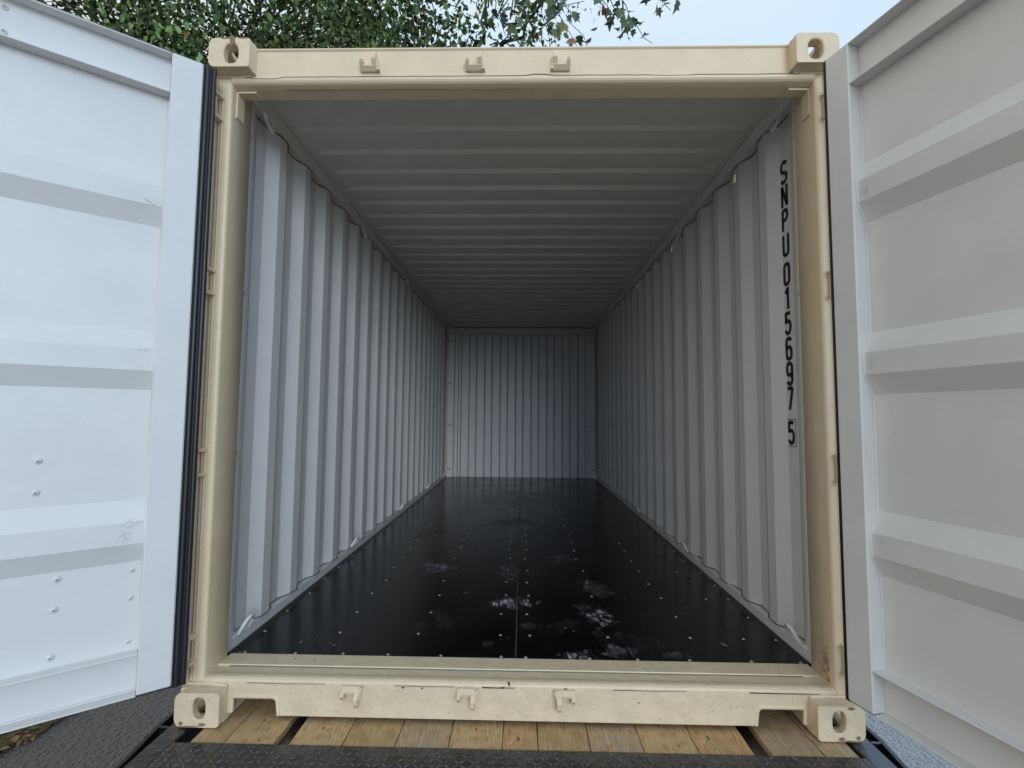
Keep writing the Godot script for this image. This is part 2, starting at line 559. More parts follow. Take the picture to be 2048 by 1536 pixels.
func side_wall(c: Node3D, sd: float, called: String, vents: Array) -> void:
	var prof := wall_profile()
	var y0 := 0.186
	var y1 := 2.52
	var w: MeshInstance3D
	for face in 2:
		var st := begin()
		for i in prof.size() - 1:
			var a: Vector2 = prof[i]
			var b: Vector2 = prof[i + 1]
			var dx := 0.003 * face
			var zs := [a.y, b.y]
			var ys := [y0, y1]
			for v in vents:
				if absf(a.x - XI) < 1e-4 and absf(b.x - XI) < 1e-4 and v < a.y and v > b.y:
					zs = [a.y, v + 0.018, v - 0.018, b.y]
					ys = [y0, 2.405, 2.455, y1]
			for q in zs.size() - 1:
				for h in ys.size() - 1:
					if q == 1 and h == 1: continue
					var xa: float = a.x if q == 0 else b.x
					var pa := Vector3((xa + dx) * sd, ys[h], zs[q])
					var pb := Vector3((b.x + dx) * sd, ys[h], zs[q + 1])
					var up := Vector3(0, ys[h + 1] - ys[h], 0)
					if face == 0: quad(st, pa, pb, pb + up, pa + up)
					else: quad(st, pa, pa + up, pb + up, pb)
		if face == 0: w = obj(called, st, M.grey, c)
		else: obj("outer_face", st, M.cream, w)
	var st: SurfaceTool
	for v in vents:
		st = begin()
		for q in [-0.0165, 0.0, 0.0165]:
			bbox(st, Vector3((XI + 0.001) * sd, 2.43, v + q), Vector3(0.002, 0.05, 0.0055), 0.0005)
		for q in 4:
			bbox(st, Vector3((XI + 0.001) * sd, 2.4065 + 0.0157 * q, v), Vector3(0.0024, 0.0068, 0.036), 0.0005)
		var vn := part_node("ventilator", c)
		obj("perforated_plate", st, M.grey, vn)
		st = begin()
		bbox(st, Vector3(1.275 * sd, 2.50, v - 0.125), Vector3(0.115, 0.26, 0.006), 0.002)
		bbox(st, Vector3(1.330 * sd, 2.50, v - 0.075), Vector3(0.006, 0.26, 0.094), 0.002)
		obj("added_vent_reflector", st, M.vent_reflector, vn)  # unseen plates added outside to catch light and show yellow through the holes
	# rails and weld beads
	st = begin()
	prism(st, PackedVector2Array([Vector2(1.148, 2.543), Vector2(1.164, 2.491), Vector2(1.168, 2.487), Vector2(1.217, 2.487), Vector2(1.217, 2.543)]), Vector3(0, 0, -0.145), Vector3(sd, 0, 0), Vector3(0, 1, 0), Vector3(0, 0, -5.83))
	var r := obj("top_side_rail", st, M.grey_matt_bounce, c)
	st = begin()
	for seg in [[-0.40, -1.26], [-1.36, -3.4], [-3.5, -5.9]]:
		tube(st, [Vector3(1.1485 * sd, 2.5405, seg[0]), Vector3(1.1485 * sd, 2.5405, seg[1])], 0.0035, 0.003, 5)
	obj("joint_gap", st, M.dark_line, r)
	st = begin()
	tube(st, weld_line(sd, 2.4845, 0.001), 0.0038, 0.0038, 5)
	obj("sealant_bead", st, M.sealant_and_shade, r)
	st = begin()
	bbox(st, Vector3(1.1985 * sd, 0.094, -3.06), Vector3(0.041, 0.188, 5.7), 0.004)
	r = obj("bottom_side_rail", st, M.grey, c)
	st = begin()
	tube(st, weld_line(sd, 0.1895, -0.002), 0.0032, 0.0032, 5)
	obj("sealant_bead", st, M.sealant_and_shade, r)
	# thin dark strips along the folds, their crease shade put in as colour
	st = begin()
	var z := -0.489
	while z > -5.75:
		tube(st, [Vector3((XI - 0.0005) * sd, 0.19, z - 0.0695), Vector3((XI - 0.0005) * sd, 2.485, z - 0.0695)], 0.0016, 0.0016, 4)
		z -= 0.278
	var fold := obj("fold_shade", st, M.sealant_and_shade, w)
	tag(fold, "", "", "", "stuff")
	# door-side inner post
	st = begin()
	var pl := PackedVector2Array([Vector2(1.216, -0.2), Vector2(1.206, -0.207), Vector2(1.200, -0.214), Vector2(1.184, -0.232), Vector2(1.1795, -0.238), Vector2(1.1775, -0.245), Vector2(1.1775, -0.252), Vector2(1.181, -0.262), Vector2(1.196, -0.296), Vector2(1.2, -0.318), Vector2(1.207, -0.321), Vector2(1.216, -0.321)])
	prism(st, pl, Vector3(0, 0.15, 0), Vector3(sd, 0, 0), Vector3(0, 0, 1), Vector3(0, 2.34, 0), true)
	obj("inner_post", st, M.grey, c)
	for y in [0.268, 0.956, 1.637, 2.323]:
		st = begin()
		tube(st, [Vector3(1.163 * sd, y + 0.006, -0.201), Vector3(1.168 * sd, y + 0.002, -0.213), Vector3(1.174 * sd, y, -0.228), Vector3(1.182 * sd, y + 0.002, -0.248)], 0.0065, 0.0065, 8)
		obj("lashing_bar", st, M.grey, c)
	# lashing rings
	for zz in [-0.352, -1.70, -3.05, -4.40, -5.62]:
		for top in 2:
			st = begin()
			var pts := []
			for k in 11:
				var t := PI * (k / 10.0)
				if top: pts.append(Vector3((1.168 - 0.022 * sin(t)) * sd, 2.490 - 0.070 * sin(t), zz + 0.030 * cos(t)))
				else: pts.append(Vector3((1.178 - 0.03 * sin(t)) * sd, 0.186 + 0.062 * sin(t), zz + 0.040 * cos(t)))
			tube(st, pts, 0.0085, 0.0085, 8)
			obj("lashing_ring", st, M.grey, c)

func weld_line(sd: float, y: float, off: float) -> Array:
	var rng := RandomNumberGenerator.new()
	rng.seed = int(y * 1000) + int(sd)
	var pts := []
	var prof := wall_profile()
	for i in prof.size():
		if i == 0: continue
		var a: Vector2 = prof[i - 1]
		var b: Vector2 = prof[i]
		for k in 3:
			var q := a.lerp(b, k / 3.0)
			pts.append(Vector3((q.x - 0.002 + off + rng.randf_range(-0.002, 0.002)) * sd, y + rng.randf_range(-0.0035, 0.0035), q.y + rng.randf_range(-0.006, 0.006)))
	return pts

func roof(c: Node3D) -> void:
	var zs := [-0.11, -0.425]
	var hs := [0.0, 0.0]
	var z := -0.4385
	while z > -5.85:                       # 91 mm flats, 13.5 mm flanks, 209 mm pitch
		zs.append(z); hs.append(1.0)
		zs.append(z - 0.091); hs.append(1.0)
		zs.append(z - 0.1045); hs.append(0.0)
		zs.append(z - 0.1955); hs.append(0.0)
		z -= 0.209
	zs.append(-6.0); hs.append(1.0)
	var xs := [-1.17, -1.105, -1.085, -1.05, -0.99, -0.5, 0.0, 0.5, 0.99, 1.05, 1.085, 1.105, 1.17]
	var tp := [0.0, 0.0, 0.45, 0.85, 1.0, 1.0, 1.0, 1.0, 1.0, 0.85, 0.45, 0.0, 0.0]
	var sag := noise(77, 0.6, 2)
	var P := func(i: int, j: int, up: float) -> Vector3:
		return Vector3(xs[j], 2.538 + 0.021 * hs[i] * tp[j] + up + 0.0015 * sag.get_noise_2d(xs[j] * 2.0, zs[i] * 2.0), zs[i])
	for outer in 2:
		var st := begin()
		var up := 0.004 * outer
		for i in zs.size() - 1:
			for j in xs.size() - 1:
				if outer: quad(st, P.call(i, j, up), P.call(i + 1, j, up), P.call(i + 1, j + 1, up), P.call(i, j + 1, up))
				else: quad(st, P.call(i, j, up), P.call(i, j + 1, up), P.call(i + 1, j + 1, up), P.call(i + 1, j, up))
		if outer: obj("outer_face", st, M.cream, c.get_node("roof_panel"))
		else: obj("roof_panel", st, M.grey_matt_bounce, c)

func end_wall(c: Node3D) -> void:
	var p := [Vector2(-1.075, ZB), Vector2(-1.066, ZB - 0.03), Vector2(-1.016, ZB - 0.03), Vector2(-1.010, ZB - 0.005), Vector2(-0.965, ZB - 0.005)]
	var x := -0.955
	while x < 0.95:
		p.append(Vector2(x, ZB - 0.045)); p.append(Vector2(x + 0.107, ZB - 0.045))
		p.append(Vector2(x + 0.125, ZB)); p.append(Vector2(x + 0.232, ZB))
		x += 0.250
	p.append(Vector2(1.075, ZB))
	var st := begin()
	for i in p.size() - 1:
		quad(st, Vector3(p[i].x, 0.13, p[i].y), Vector3(p[i].x, 2.45, p[i].y), Vector3(p[i + 1].x, 2.45, p[i + 1].y), Vector3(p[i + 1].x, 0.13, p[i + 1].y))
	var w := obj("end_wall", st, M.grey, c)
	st = begin()
	bbox(st, Vector3(0, 1.3, -6.02), Vector3(2.43, 2.58, 0.05), 0.004)
	obj("outer_face", st, M.cream, w)
	st = begin()
	for i in range(1, p.size() - 1):
		if p[i].y > ZB - 0.01:
			tube(st, [Vector3(p[i].x, 0.15, p[i].y + 0.001), Vector3(p[i].x, 2.43, p[i].y + 0.001)], 0.0045, 0.0045, 5)
	var f := obj("fold_shade", st, M.sealant_and_shade, w)  # dark strips put in for the shade of the end wall folds
	tag(f, "", "", "", "stuff")
	st = begin()
	bbox(st, Vector3(0, 2.482, ZB + 0.004), Vector3(2.15, 0.098, 0.06), 0.006)
	obj("end_header", st, M.grey_matt_bounce, c)
	for sd in [-1.0, 1.0]:
		st = begin()
		bbox(st, Vector3(1.128 * sd, 1.28, ZB - 0.006), Vector3(0.098, 2.30, 0.03), 0.004)
		obj("end_post", st, M.grey, c)
		st = begin()
		bbox(st, Vector3(1.125 * sd, 2.478, ZB + 0.02), Vector3(0.10, 0.075, 0.05), 0.004)
		obj("corner_block", st, M.grey, c)
		for y in [0.27, 0.96, 1.64, 2.32]:
			st = begin()
			tube(st, [Vector3(1.172 * sd, y, ZB + 0.03), Vector3(1.11 * sd, y, ZB + 0.012)], 0.006, 0.006, 6)
			obj("lashing_bar", st, M.sealant_and_shade, c)

func corner_casting(c: Node3D, sx: float, top: bool) -> void:
	var n := part_node("corner_casting", c)
	var x0 := 1.138 * sx
	var y0 := 2.532 if top else 0.059
	var rr := 0.026
	# rounded corners on the outer side
	var r := [rr if sx > 0 else 0.004, rr if sx < 0 else 0.004, rr if sx < 0 else 0.004, rr if sx > 0 else 0.004]
	var st := begin()
	var hc := Vector2(0.007 * -sx, -0.004 if top else 0.004)
	holed_plate(st, Vector3(x0, y0, -0.03), Vector3(1, 0, 0), Vector3(0, 1, 0), Vector3(0, 0, 0.03), 0.162, 0.118, r, hc, 0.058 if top else 0.046, 0.080 if top else 0.074)
	# outer side face with its own hole
	holed_plate(st, Vector3(x0 + sx * 0.056, y0, -0.104), Vector3(0, 0, -sx), Vector3(0, 1, 0), Vector3(sx * 0.025, 0, 0), 0.148, 0.114, [0.004, 0.004, 0.004, 0.004], Vector2(0, 0), 0.07, 0.07)
	# top or bottom face with the twist-lock opening
	var yy := y0 + (0.034 if top else -0.034)
	holed_plate(st, Vector3(x0, yy, -0.104), Vector3(1, 0, 0), Vector3(0, 0, -1.0 if top else 1.0), Vector3(0, 0.025 if top else -0.025, 0), 0.156, 0.148, [0.004, 0.004, 0.004, 0.004], Vector2(0, 0), 0.064, 0.124)
	# inner side, lower or upper face, back
	bbox(st, Vector3(x0 - sx * 0.074, y0, -0.104), Vector3(0.014, 0.1176, 0.148), 0.002)
	bbox(st, Vector3(x0, y0 + (-0.053 if top else 0.053), -0.104), Vector3(0.1614, 0.012, 0.148), 0.002)
	obj("casting_body", st, M.worn, n)
	# chipped paint
	if top and sx < 0:
		chip(n, Vector3(x0 + 0.012, y0 + 0.046, 0.0008), 0.014, 0.026, 1)
		chip(n, Vector3(x0 - 0.005, y0 + 0.0575, 0.0009), 0.034, 0.004, 2)
		chip(n, Vector3(x0 + 0.056, y0 + 0.0572, 0.0009), 0.022, 0.003, 3)
	if not top:
		chip(n, Vector3(x0 + 0.012 * -sx + 0.01, y0 - 0.049, 0.0008), 0.014, 0.006, 4 + int(sx))
		chip(n, Vector3(x0 + 0.055 * sx, y0 - 0.045, 0.0008), 0.010, 0.007, 7 + int(sx))
		chip(n, Vector3(x0 + 0.03 * sx, y0 - 0.056, 0.0009), 0.05, 0.003, 9 + int(sx))
		if sx > 0: chip(n, Vector3(x0 + 0.035, y0 + 0.053, 0.0008), 0.014, 0.006, 12)

func blob(sd: int, rx: float, ry: float, n := 18) -> PackedVector2Array:
	var rng := RandomNumberGenerator.new()
	rng.seed = sd * 77 + 5
	var out := PackedVector2Array()
	for k in n:
		var t := TAU * k / n
		var q := rng.randf_range(0.55, 1.1)
		out.append(Vector2(cos(t) * rx * q, sin(t) * ry * q))
	return out

func chip(n: Node3D, p: Vector3, rx: float, ry: float, sd: int, nrm := Vector3(0, 0, 1), m: Material = null) -> void:
	var st := begin()
	var ex := Vector3(1, 0, 0)
	var ey := nrm.cross(ex)
	prism(st, blob(sd, rx, ry), p - nrm * 0.0012, ex, ey, nrm * 0.0016)
	obj("paint_chip", st, m if m else M.primer, n)

func door_frame(c: Node3D) -> void:
	var st: SurfaceTool
	for sd in [-1.0, 1.0]:
		st = begin()
		var pl := PackedVector2Array([Vector2(1.219, -0.06), Vector2(1.169, -0.06), Vector2(1.163, -0.0615), Vector2(1.1585, -0.0655), Vector2(1.157, -0.072), Vector2(1.157, -0.204), Vector2(1.160, -0.206), Vector2(1.219, -0.206)])
		prism(st, pl, Vector3(0, 0.1185, 0), Vector3(sd, 0, 0), Vector3(0, 0, 1), Vector3(0, 2.354, 0), true)
		var post := obj("corner_post", st, M.cream, c)
		st = begin()
		bbox(st, Vector3(1.2145 * sd, 1.296, -0.048), Vector3(0.009, 2.35, 0.032), 0.0035)
		obj("post_flange", st, M.cream, post)
		for x in [1.203, 1.192]:
			st = begin()
			tube(st, [Vector3(x * sd, 0.13, -0.0605), Vector3(x * sd, 2.46, -0.0605)], 0.0042, 0.0042, 8)
			obj("post_rib", st, M.cream, post)
		# weld fillets at head and foot
		st = begin()
		tube(st, [Vector3(1.07 * sd, 2.4722, -0.052), Vector3(1.14 * sd, 2.471, -0.057), Vector3(1.216 * sd, 2.4722, -0.058)], 0.006, 0.006, 7)
		obj("weld_bead", st, M.worn, post)
		st = begin()
		tube(st, [Vector3(1.06 * sd, 0.1195, -0.052), Vector3(1.13 * sd, 0.121, -0.057), Vector3(1.216 * sd, 0.12, -0.058)], 0.0055, 0.0055, 7)
		obj("weld_bead", st, M.worn, post)
		# corner gusset under the header
		st = begin()
		var g := PackedVector2Array([Vector2(1.1565, 2.322), Vector2(1.1505, 2.325), Vector2(1.1505, 2.4275), Vector2(1.078, 2.4275), Vector2(1.074, 2.434), Vector2(1.1565, 2.434)])
		prism(st, g, Vector3(0, 0, -0.138), Vector3(sd, 0, 0), Vector3(0, 1, 0), Vector3(0, 0, 0.046))
		obj("corner_gusset", st, M.cream, c)
	# header beam
	st = begin()
	var hp := PackedVector2Array([Vector2(-0.056, 2.574), Vector2(-0.050, 2.579), Vector2(-0.050, 2.584), Vector2(-0.056, 2.588), Vector2(-0.12, 2.588), Vector2(-0.142, 2.57), Vector2(-0.142, 2.452), Vector2(-0.0555, 2.462)])
	prism(st, hp, Vector3(-1.0575, 0, 0), Vector3(0, 0, 1), Vector3(0, 1, 0), Vector3(2.115, 0, 0))
	var h := obj("door_header", st, M.cream, c)
	st = begin()
	var lp := PackedVector2Array([Vector2(-0.055, 2.4715), Vector2(-0.053, 2.462), Vector2(-0.054, 2.455), Vector2(-0.058, 2.4485), Vector2(-0.065, 2.4435), Vector2(-0.075, 2.4405), Vector2(-0.088, 2.4375), Vector2(-0.142, 2.4305), Vector2(-0.145, 2.4335), Vector2(-0.145, 2.4715)])
	prism(st, lp, Vector3(-1.1575, 0, 0), Vector3(0, 0, 1), Vector3(0, 1, 0), Vector3(2.315, 0, 0), false)
	obj("header_lip", st, M.cream, h)
	st = begin()
	var rng := RandomNumberGenerator.new()
	rng.seed = 3
	var pts := []
	var x := -1.10
	while x < 1.12:
		var dip := 0.0
		if absf(x + 1.03) < 0.06: dip = -0.006
		if x > 0.05 and x < 0.11: dip = 0.006
		if absf(x - 0.62) < 0.08: dip = -0.003
		pts.append(Vector3(x, 2.4665 + dip + rng.randf_range(-0.0008, 0.0008), -0.0542))
		x += 0.04
	tube(st, pts, 0.0022, 0.0022, 6)
	obj("sealant_bead", st, M.sealant_and_shade, h)
	st = begin()
	tube(st, [Vector3(-0.95, 2.4372, -0.0885), Vector3(0.06, 2.4372, -0.0885)], 0.0025, 0.0016, 5)
	obj("joint_gap", st, M.primer, h)
	# sill: top sheet, then front plate with the two lock-pocket cut-outs
	st = begin()
	var sp := PackedVector2Array([Vector2(-0.236, 0.144), Vector2(-0.232, 0.1462), Vector2(-0.150, 0.1458), Vector2(-0.1465, 0.1395), Vector2(-0.100, 0.139), Vector2(-0.094, 0.1425), Vector2(-0.080, 0.1445), Vector2(-0.068, 0.143), Vector2(-0.0595, 0.138), Vector2(-0.0562, 0.131), Vector2(-0.0565, 0.126), Vector2(-0.075, 0.11), Vector2(-0.236, 0.11)])
	prism(st, sp, Vector3(-1.1575, 0, 0), Vector3(0, 0, 1), Vector3(0, 1, 0), Vector3(2.315, 0, 0))
	var sill := obj("door_sill", st, M.worn, c)
	st = begin()
	var fp := PackedVector2Array()
	var half := [Vector2(1.157, 0.127), Vector2(1.157, 0.119), Vector2(1.0575, 0.119), Vector2(1.0575, 0.02), Vector2(1.046, 0.022), Vector2(1.046, 0.066), Vector2(1.042, 0.074), Vector2(1.034, 0.078), Vector2(0.892, 0.078), Vector2(0.880, 0.073), Vector2(0.874, 0.062), Vector2(0.868, 0.014)]
	for q in half: fp.append(q)
	for k in half.size(): fp.append(Vector2(-half[half.size() - 1 - k].x, half[half.size() - 1 - k].y))
	prism(st, fp, Vector3(0, 0, -0.066), Vector3(1, 0, 0), Vector3(0, 1, 0), Vector3(0, 0, 0.0115))
	obj("front_plate", st, M.worn, sill)
	st = begin()
	bbox(st, Vector3(0, 0.075, -0.19), Vector3(1.7, 0.07, 0.08), 0.003)
	obj("sill_web", st, M.underside, sill)
	for sd in [-1.0, 1.0]:
		st = begin()
		var rim := []
		for q in [half[4], half[5], half[6], half[7], half[8], half[9], half[10], half[11]]: rim.append(Vector3(q.x * sd, q.y + 0.001, -0.0585))
		tube(st, rim, 0.0085, 0.0085, 8)
		obj("pocket_rim", st, M.worn, sill)
	st = begin()
	pts = []
	x = -1.11
	while x < 1.13:
		pts.append(Vector3(x, 0.1408, -0.1455 + rng.randf_range(-0.0012, 0.0012)))
		x += 0.05
	tube(st, pts, 0.0022, 0.0022, 5)
	obj("joint_gap", st, M.sealant_and_shade, sill)
	for q in [[-0.99, -0.70, 0.0014], [-0.44, -0.22, 0.0016], [-0.12, 0.0, 0.0024], [0.36, 0.62, 0.0012], [0.85, 1.10, 0.002]]:
		st = begin()
		tube(st, [Vector3(q[0], 0.1275, -0.0548), Vector3((q[0] + q[1]) * 0.5, 0.1268, -0.0544), Vector3(q[1], 0.1278, -0.0548)], q[2], q[2] * 0.5, 5)
		obj("rust_line", st, M.rust if q[0] > -0.2 else M.sealant_and_shade, sill)
	for q in [[-0.045, 0.128, 9, 0.012, 0.003], [0.185, 0.127, 10, 0.007, 0.004], [-0.022, 0.1425, 11, 0.004, 0.011], [-0.41, 0.122, 13, 0.006, 0.003], [-0.34, 0.121, 14, 0.005, 0.003]]:
		chip(sill, Vector3(q[0], q[1], -0.0538), q[3], q[4], q[2], Vector3(0, 0, 1), M.rust)
	for k in 30:
		var px := rng.randf_range(-1.05, 1.05)
		if k % 2: chip(sill, Vector3(px, rng.randf_range(0.03, 0.115) if absf(px) < 0.85 else 0.1, -0.0544), rng.randf_range(0.001, 0.004), rng.randf_range(0.001, 0.003), 30 + k, Vector3(0, 0, 1), M.sealant_and_shade)
		else: chip(sill, Vector3(px, 0.1458, rng.randf_range(-0.225, -0.165)), rng.randf_range(0.002, 0.010), rng.randf_range(0.001, 0.003), 30 + k, Vector3(0, 1, 0.03).normalized(), M.sealant_and_shade)
	# soft rust wash in the right lower corner
	var ri := Image.create(128, 32, false, Image.FORMAT_RGBA8)
	var rn := noise(88, 0.07, 4)
	for y in 32:
		for xx in 128:
			var k := clampf((xx / 128.0) * 1.25 - 0.25, 0.0, 1.0) * clampf(1.0 - absf(y - 9.0) / 20.0, 0.0, 1.0)
			k *= clampf(0.55 + rn.get_noise_2d(xx, y) * 1.3, 0.0, 1.0)
			ri.set_pixel(xx, y, Color(0.52, 0.27, 0.09, k * 0.75))
	var rm := mat(Color(1, 1, 1), 0.85)
	rm.albedo_texture = tex(ri)
	rm.transparency = BaseMaterial3D.TRANSPARENCY_ALPHA
	rm.texture_repeat = false
	st = begin()
	quad_uv(st, [Vector3(0.93, 0.1265, -0.0538), Vector3(1.155, 0.1265, -0.0538), Vector3(1.155, 0.1192, -0.0538), Vector3(0.93, 0.1192, -0.0538)], [Vector2(0, 0), Vector2(1, 0), Vector2(1, 1), Vector2(0, 1)])
	quad_uv(st, [Vector3(1.1562, 0.40, -0.09), Vector3(1.1562, 0.15, -0.09), Vector3(1.1562, 0.15, -0.17), Vector3(1.1562, 0.40, -0.17)], [Vector2(0, 0.2), Vector2(1, 0.2), Vector2(1, 1), Vector2(0, 1)])
	obj("rust_stain", st, rm, sill)
	# lock-rod keepers: three on the header, three on the sill
	for k in 3:
		keeper(c, Vector3([-0.596, -0.177, 0.163][k], 2.512, -0.0545), 1.0, -1.0 if k == 2 else 1.0)
		keeper(c, Vector3([-0.596, -0.173, 0.181][k], 0.098, -0.0545), -1.0, -1.0 if k == 2 else 1.0)

func keeper(c: Node3D, p: Vector3, up: float, mir: float) -> void:
	# a U of two lugs on a base; the lugs stand out from the beam at mid-height and taper to their tips
	var n := part_node("lock_keeper", c)
	var st := begin()
	var prof := PackedVector2Array([Vector2(0, -0.032 * up), Vector2(0.012, -0.032 * up), Vector2(0.030, -0.018 * up), Vector2(0.028, -0.011 * up), Vector2(0, -0.008 * up)])
	prism(st, prof, p + Vector3(-0.034, 0, 0), Vector3(0, 0, 0.8), Vector3(0, 0.92, 0), Vector3(0.068, 0, 0))
	obj("keeper_base", st, M.worn, n)
	st = begin()
	prof = PackedVector2Array([Vector2(0, -0.0315 * up), Vector2(0.013, -0.0315 * up), Vector2(0.044, -0.006 * up), Vector2(0.040, 0.008 * up), Vector2(0.026, 0.015 * up), Vector2(0, 0.010 * up)])
	prism(st, prof, p + Vector3(-0.036 * mir - (0.0 if mir > 0 else 0.013), 0, 0), Vector3(0, 0, 0.8), Vector3(0, 0.92, 0), Vector3(0.013, 0, 0))
	obj("keeper_lug", st, M.worn, n)
	st = begin()
	var x0 := 0.014
	prof = PackedVector2Array([Vector2(0, -0.0315 * up), Vector2(0.014, -0.0315 * up), Vector2(0.050, 0.004 * up), Vector2(0.047, 0.024 * up), Vector2(0.032, 0.041 * up), Vector2(0.020, 0.042 * up), Vector2(0, 0.028 * up)])
	prism(st, prof, p + Vector3(x0 * mir - (0.0 if mir > 0 else 0.015), 0, 0), Vector3(0, 0, 0.8), Vector3(0, 0.92, 0), Vector3(0.015, 0, 0))
	var gus := PackedVector2Array([Vector2(0.0285 * mir, -0.029 * up), Vector2(0.040 * mir, -0.029 * up), Vector2(0.031 * mir, 0.016 * up), Vector2(0.0285 * mir, 0.020 * up)])
	prism(st, gus, p, Vector3(1, 0, 0), Vector3(0, 1, 0), Vector3(0, 0, 0.020))
	obj("keeper_lug", st, M.worn, n)
	st = begin()
	tube(st, [p + Vector3(-0.0295 * mir, 0.0005 * up, 0.029), p + Vector3(-0.0295 * mir, 0.0005 * up, 0.0342)], 0.0034, 0.0034, 8)
	obj("keeper_hole", st, M.dark_line, n)

func floor_boards(c: Node3D) -> void:
	var fl := part_node("plywood_floor", c)
	var zs := [[-0.236, -2.598], [-2.602, -4.998], [-5.002, -5.95]]
	for r in 3:
		for h in 2:
			var x0: float = -1.1765 if h == 0 else 0.0014
			var x1: float = -0.0014 if h == 0 else 1.1765
			var z0: float = zs[r][0]
			var z1: float = zs[r][1]
			var st := begin()
			var nx := 10
			var b := 0.002
			var F := func(x: float, z: float, y: float) -> Array: return [Vector3(x, y, z), Vector2((x + 1.2) / 2.4, (-0.2 - z) / 5.8)]
			var dy := 0.0006 * ((r + h) % 2)
			var q := [F.call(x0 + b, z0 - b, YF - dy), F.call(x1 - b, z0 - b, YF - dy), F.call(x1 - b, z1 + b, YF - dy), F.call(x0 + b, z1 + b, YF - dy)]
			var o := [F.call(x0, z0, YF - 0.003), F.call(x1, z0, YF - 0.003), F.call(x1, z1, YF - 0.003), F.call(x0, z1, YF - 0.003)]
			var u := [F.call(x0, z0, YF - 0.028), F.call(x1, z0, YF - 0.028), F.call(x1, z1, YF - 0.028), F.call(x0, z1, YF - 0.028)]
			quad_uv(st, [q[0][0], q[3][0], q[2][0], q[1][0]], [q[0][1], q[3][1], q[2][1], q[1][1]])
			for k in 4:
				var j := (k + 1) % 4
				quad_uv(st, [o[k][0], q[k][0], q[j][0], o[j][0]], [o[k][1], q[k][1], q[j][1], o[j][1]])
				quad_uv(st, [u[k][0], o[k][0], o[j][0], u[j][0]], [u[k][1], o[k][1], o[j][1], u[j][1]])
			quad_uv(st, [u[0][0], u[1][0], u[2][0], u[3][0]], [u[0][1], u[1][1], u[2][1], u[3][1]])
			obj("plywood_sheet", st, M.floor, fl)
	var st := begin()
	bbox(st, Vector3(0, 0.10, -3.09), Vector3(2.36, 0.02, 5.70), 0.002)
	obj("floor_bearer", st, M.verge, fl)
	st = begin()
	bbox(st, Vector3(0, YF - 0.007, -3.09), Vector3(0.0027, 0.012, 5.68), 0.0004)
	obj("joint_filler", st, M.filler, fl)
	for z in [-2.6, -5.0]:
		st = begin()
		bbox(st, Vector3(0, YF - 0.0072, z), Vector3(2.34, 0.012, 0.0038), 0.0004)
		obj("joint_filler", st, M.filler, fl)
	# countersunk screws
	var sc := begin()
	var ring := []
	for k in 10: ring.append(Vector3(cos(TAU * k / 10), 0, sin(TAU * k / 10)))
	for k in 10:
		var a: Vector3 = ring[k]
		var b: Vector3 = ring[(k + 1) % 10]
		tri(sc, Vector3(0, 0.0030, 0), b * 0.0052 + Vector3(0, 0.0024, 0), a * 0.0052 + Vector3(0, 0.0024, 0))
		quad(sc, a * 0.0052 + Vector3(0, 0.0024, 0), b * 0.0052 + Vector3(0, 0.0024, 0), b * 0.0074, a * 0.0074)
	sc.generate_normals()
	var sm := sc.commit()
	var far := begin()
	var rng := RandomNumberGenerator.new()
	rng.seed = 21
	var rows := [-0.245, -0.437, -0.665, -0.907, -1.128, -1.35, -1.583, -1.81, -2.03, -2.26, -2.46, -2.57, -2.63, -2.83, -3.06, -3.29, -3.52, -3.75, -3.98, -4.2, -4.43, -4.66, -4.95]
	for i in rows.size():
		var cols := [-1.138, -0.787, -0.43, -0.065, 0.051, 0.402, 0.772, 1.01, 1.138]
		if i == 0: cols = [-1.12, -0.909, -0.71, -0.523, -0.307, -0.057, 0.05, 0.294, 0.481, 0.70, 0.933, 1.134]
		for x in cols:
			if i > 0 and (x == 1.01 and i % 2 == 0 or rng.randf() < 0.05): continue
			var p := Vector3(x + rng.randf_range(-0.012, 0.012), YF - 0.0004, rows[i] + rng.randf_range(-0.012, 0.012))
			if i == 0: p.z = -0.2455 + rng.randf_range(-0.002, 0.002)
			var t := Transform3D(Basis(Vector3.UP, rng.randf() * TAU), p)
			if i < 9: inst("screw", sm, M.screw, fl, t)
			else: far.append_from(sm, 0, t)
	tag(obj("screw", far, M.screw, fl), "", "", "", "stuff")

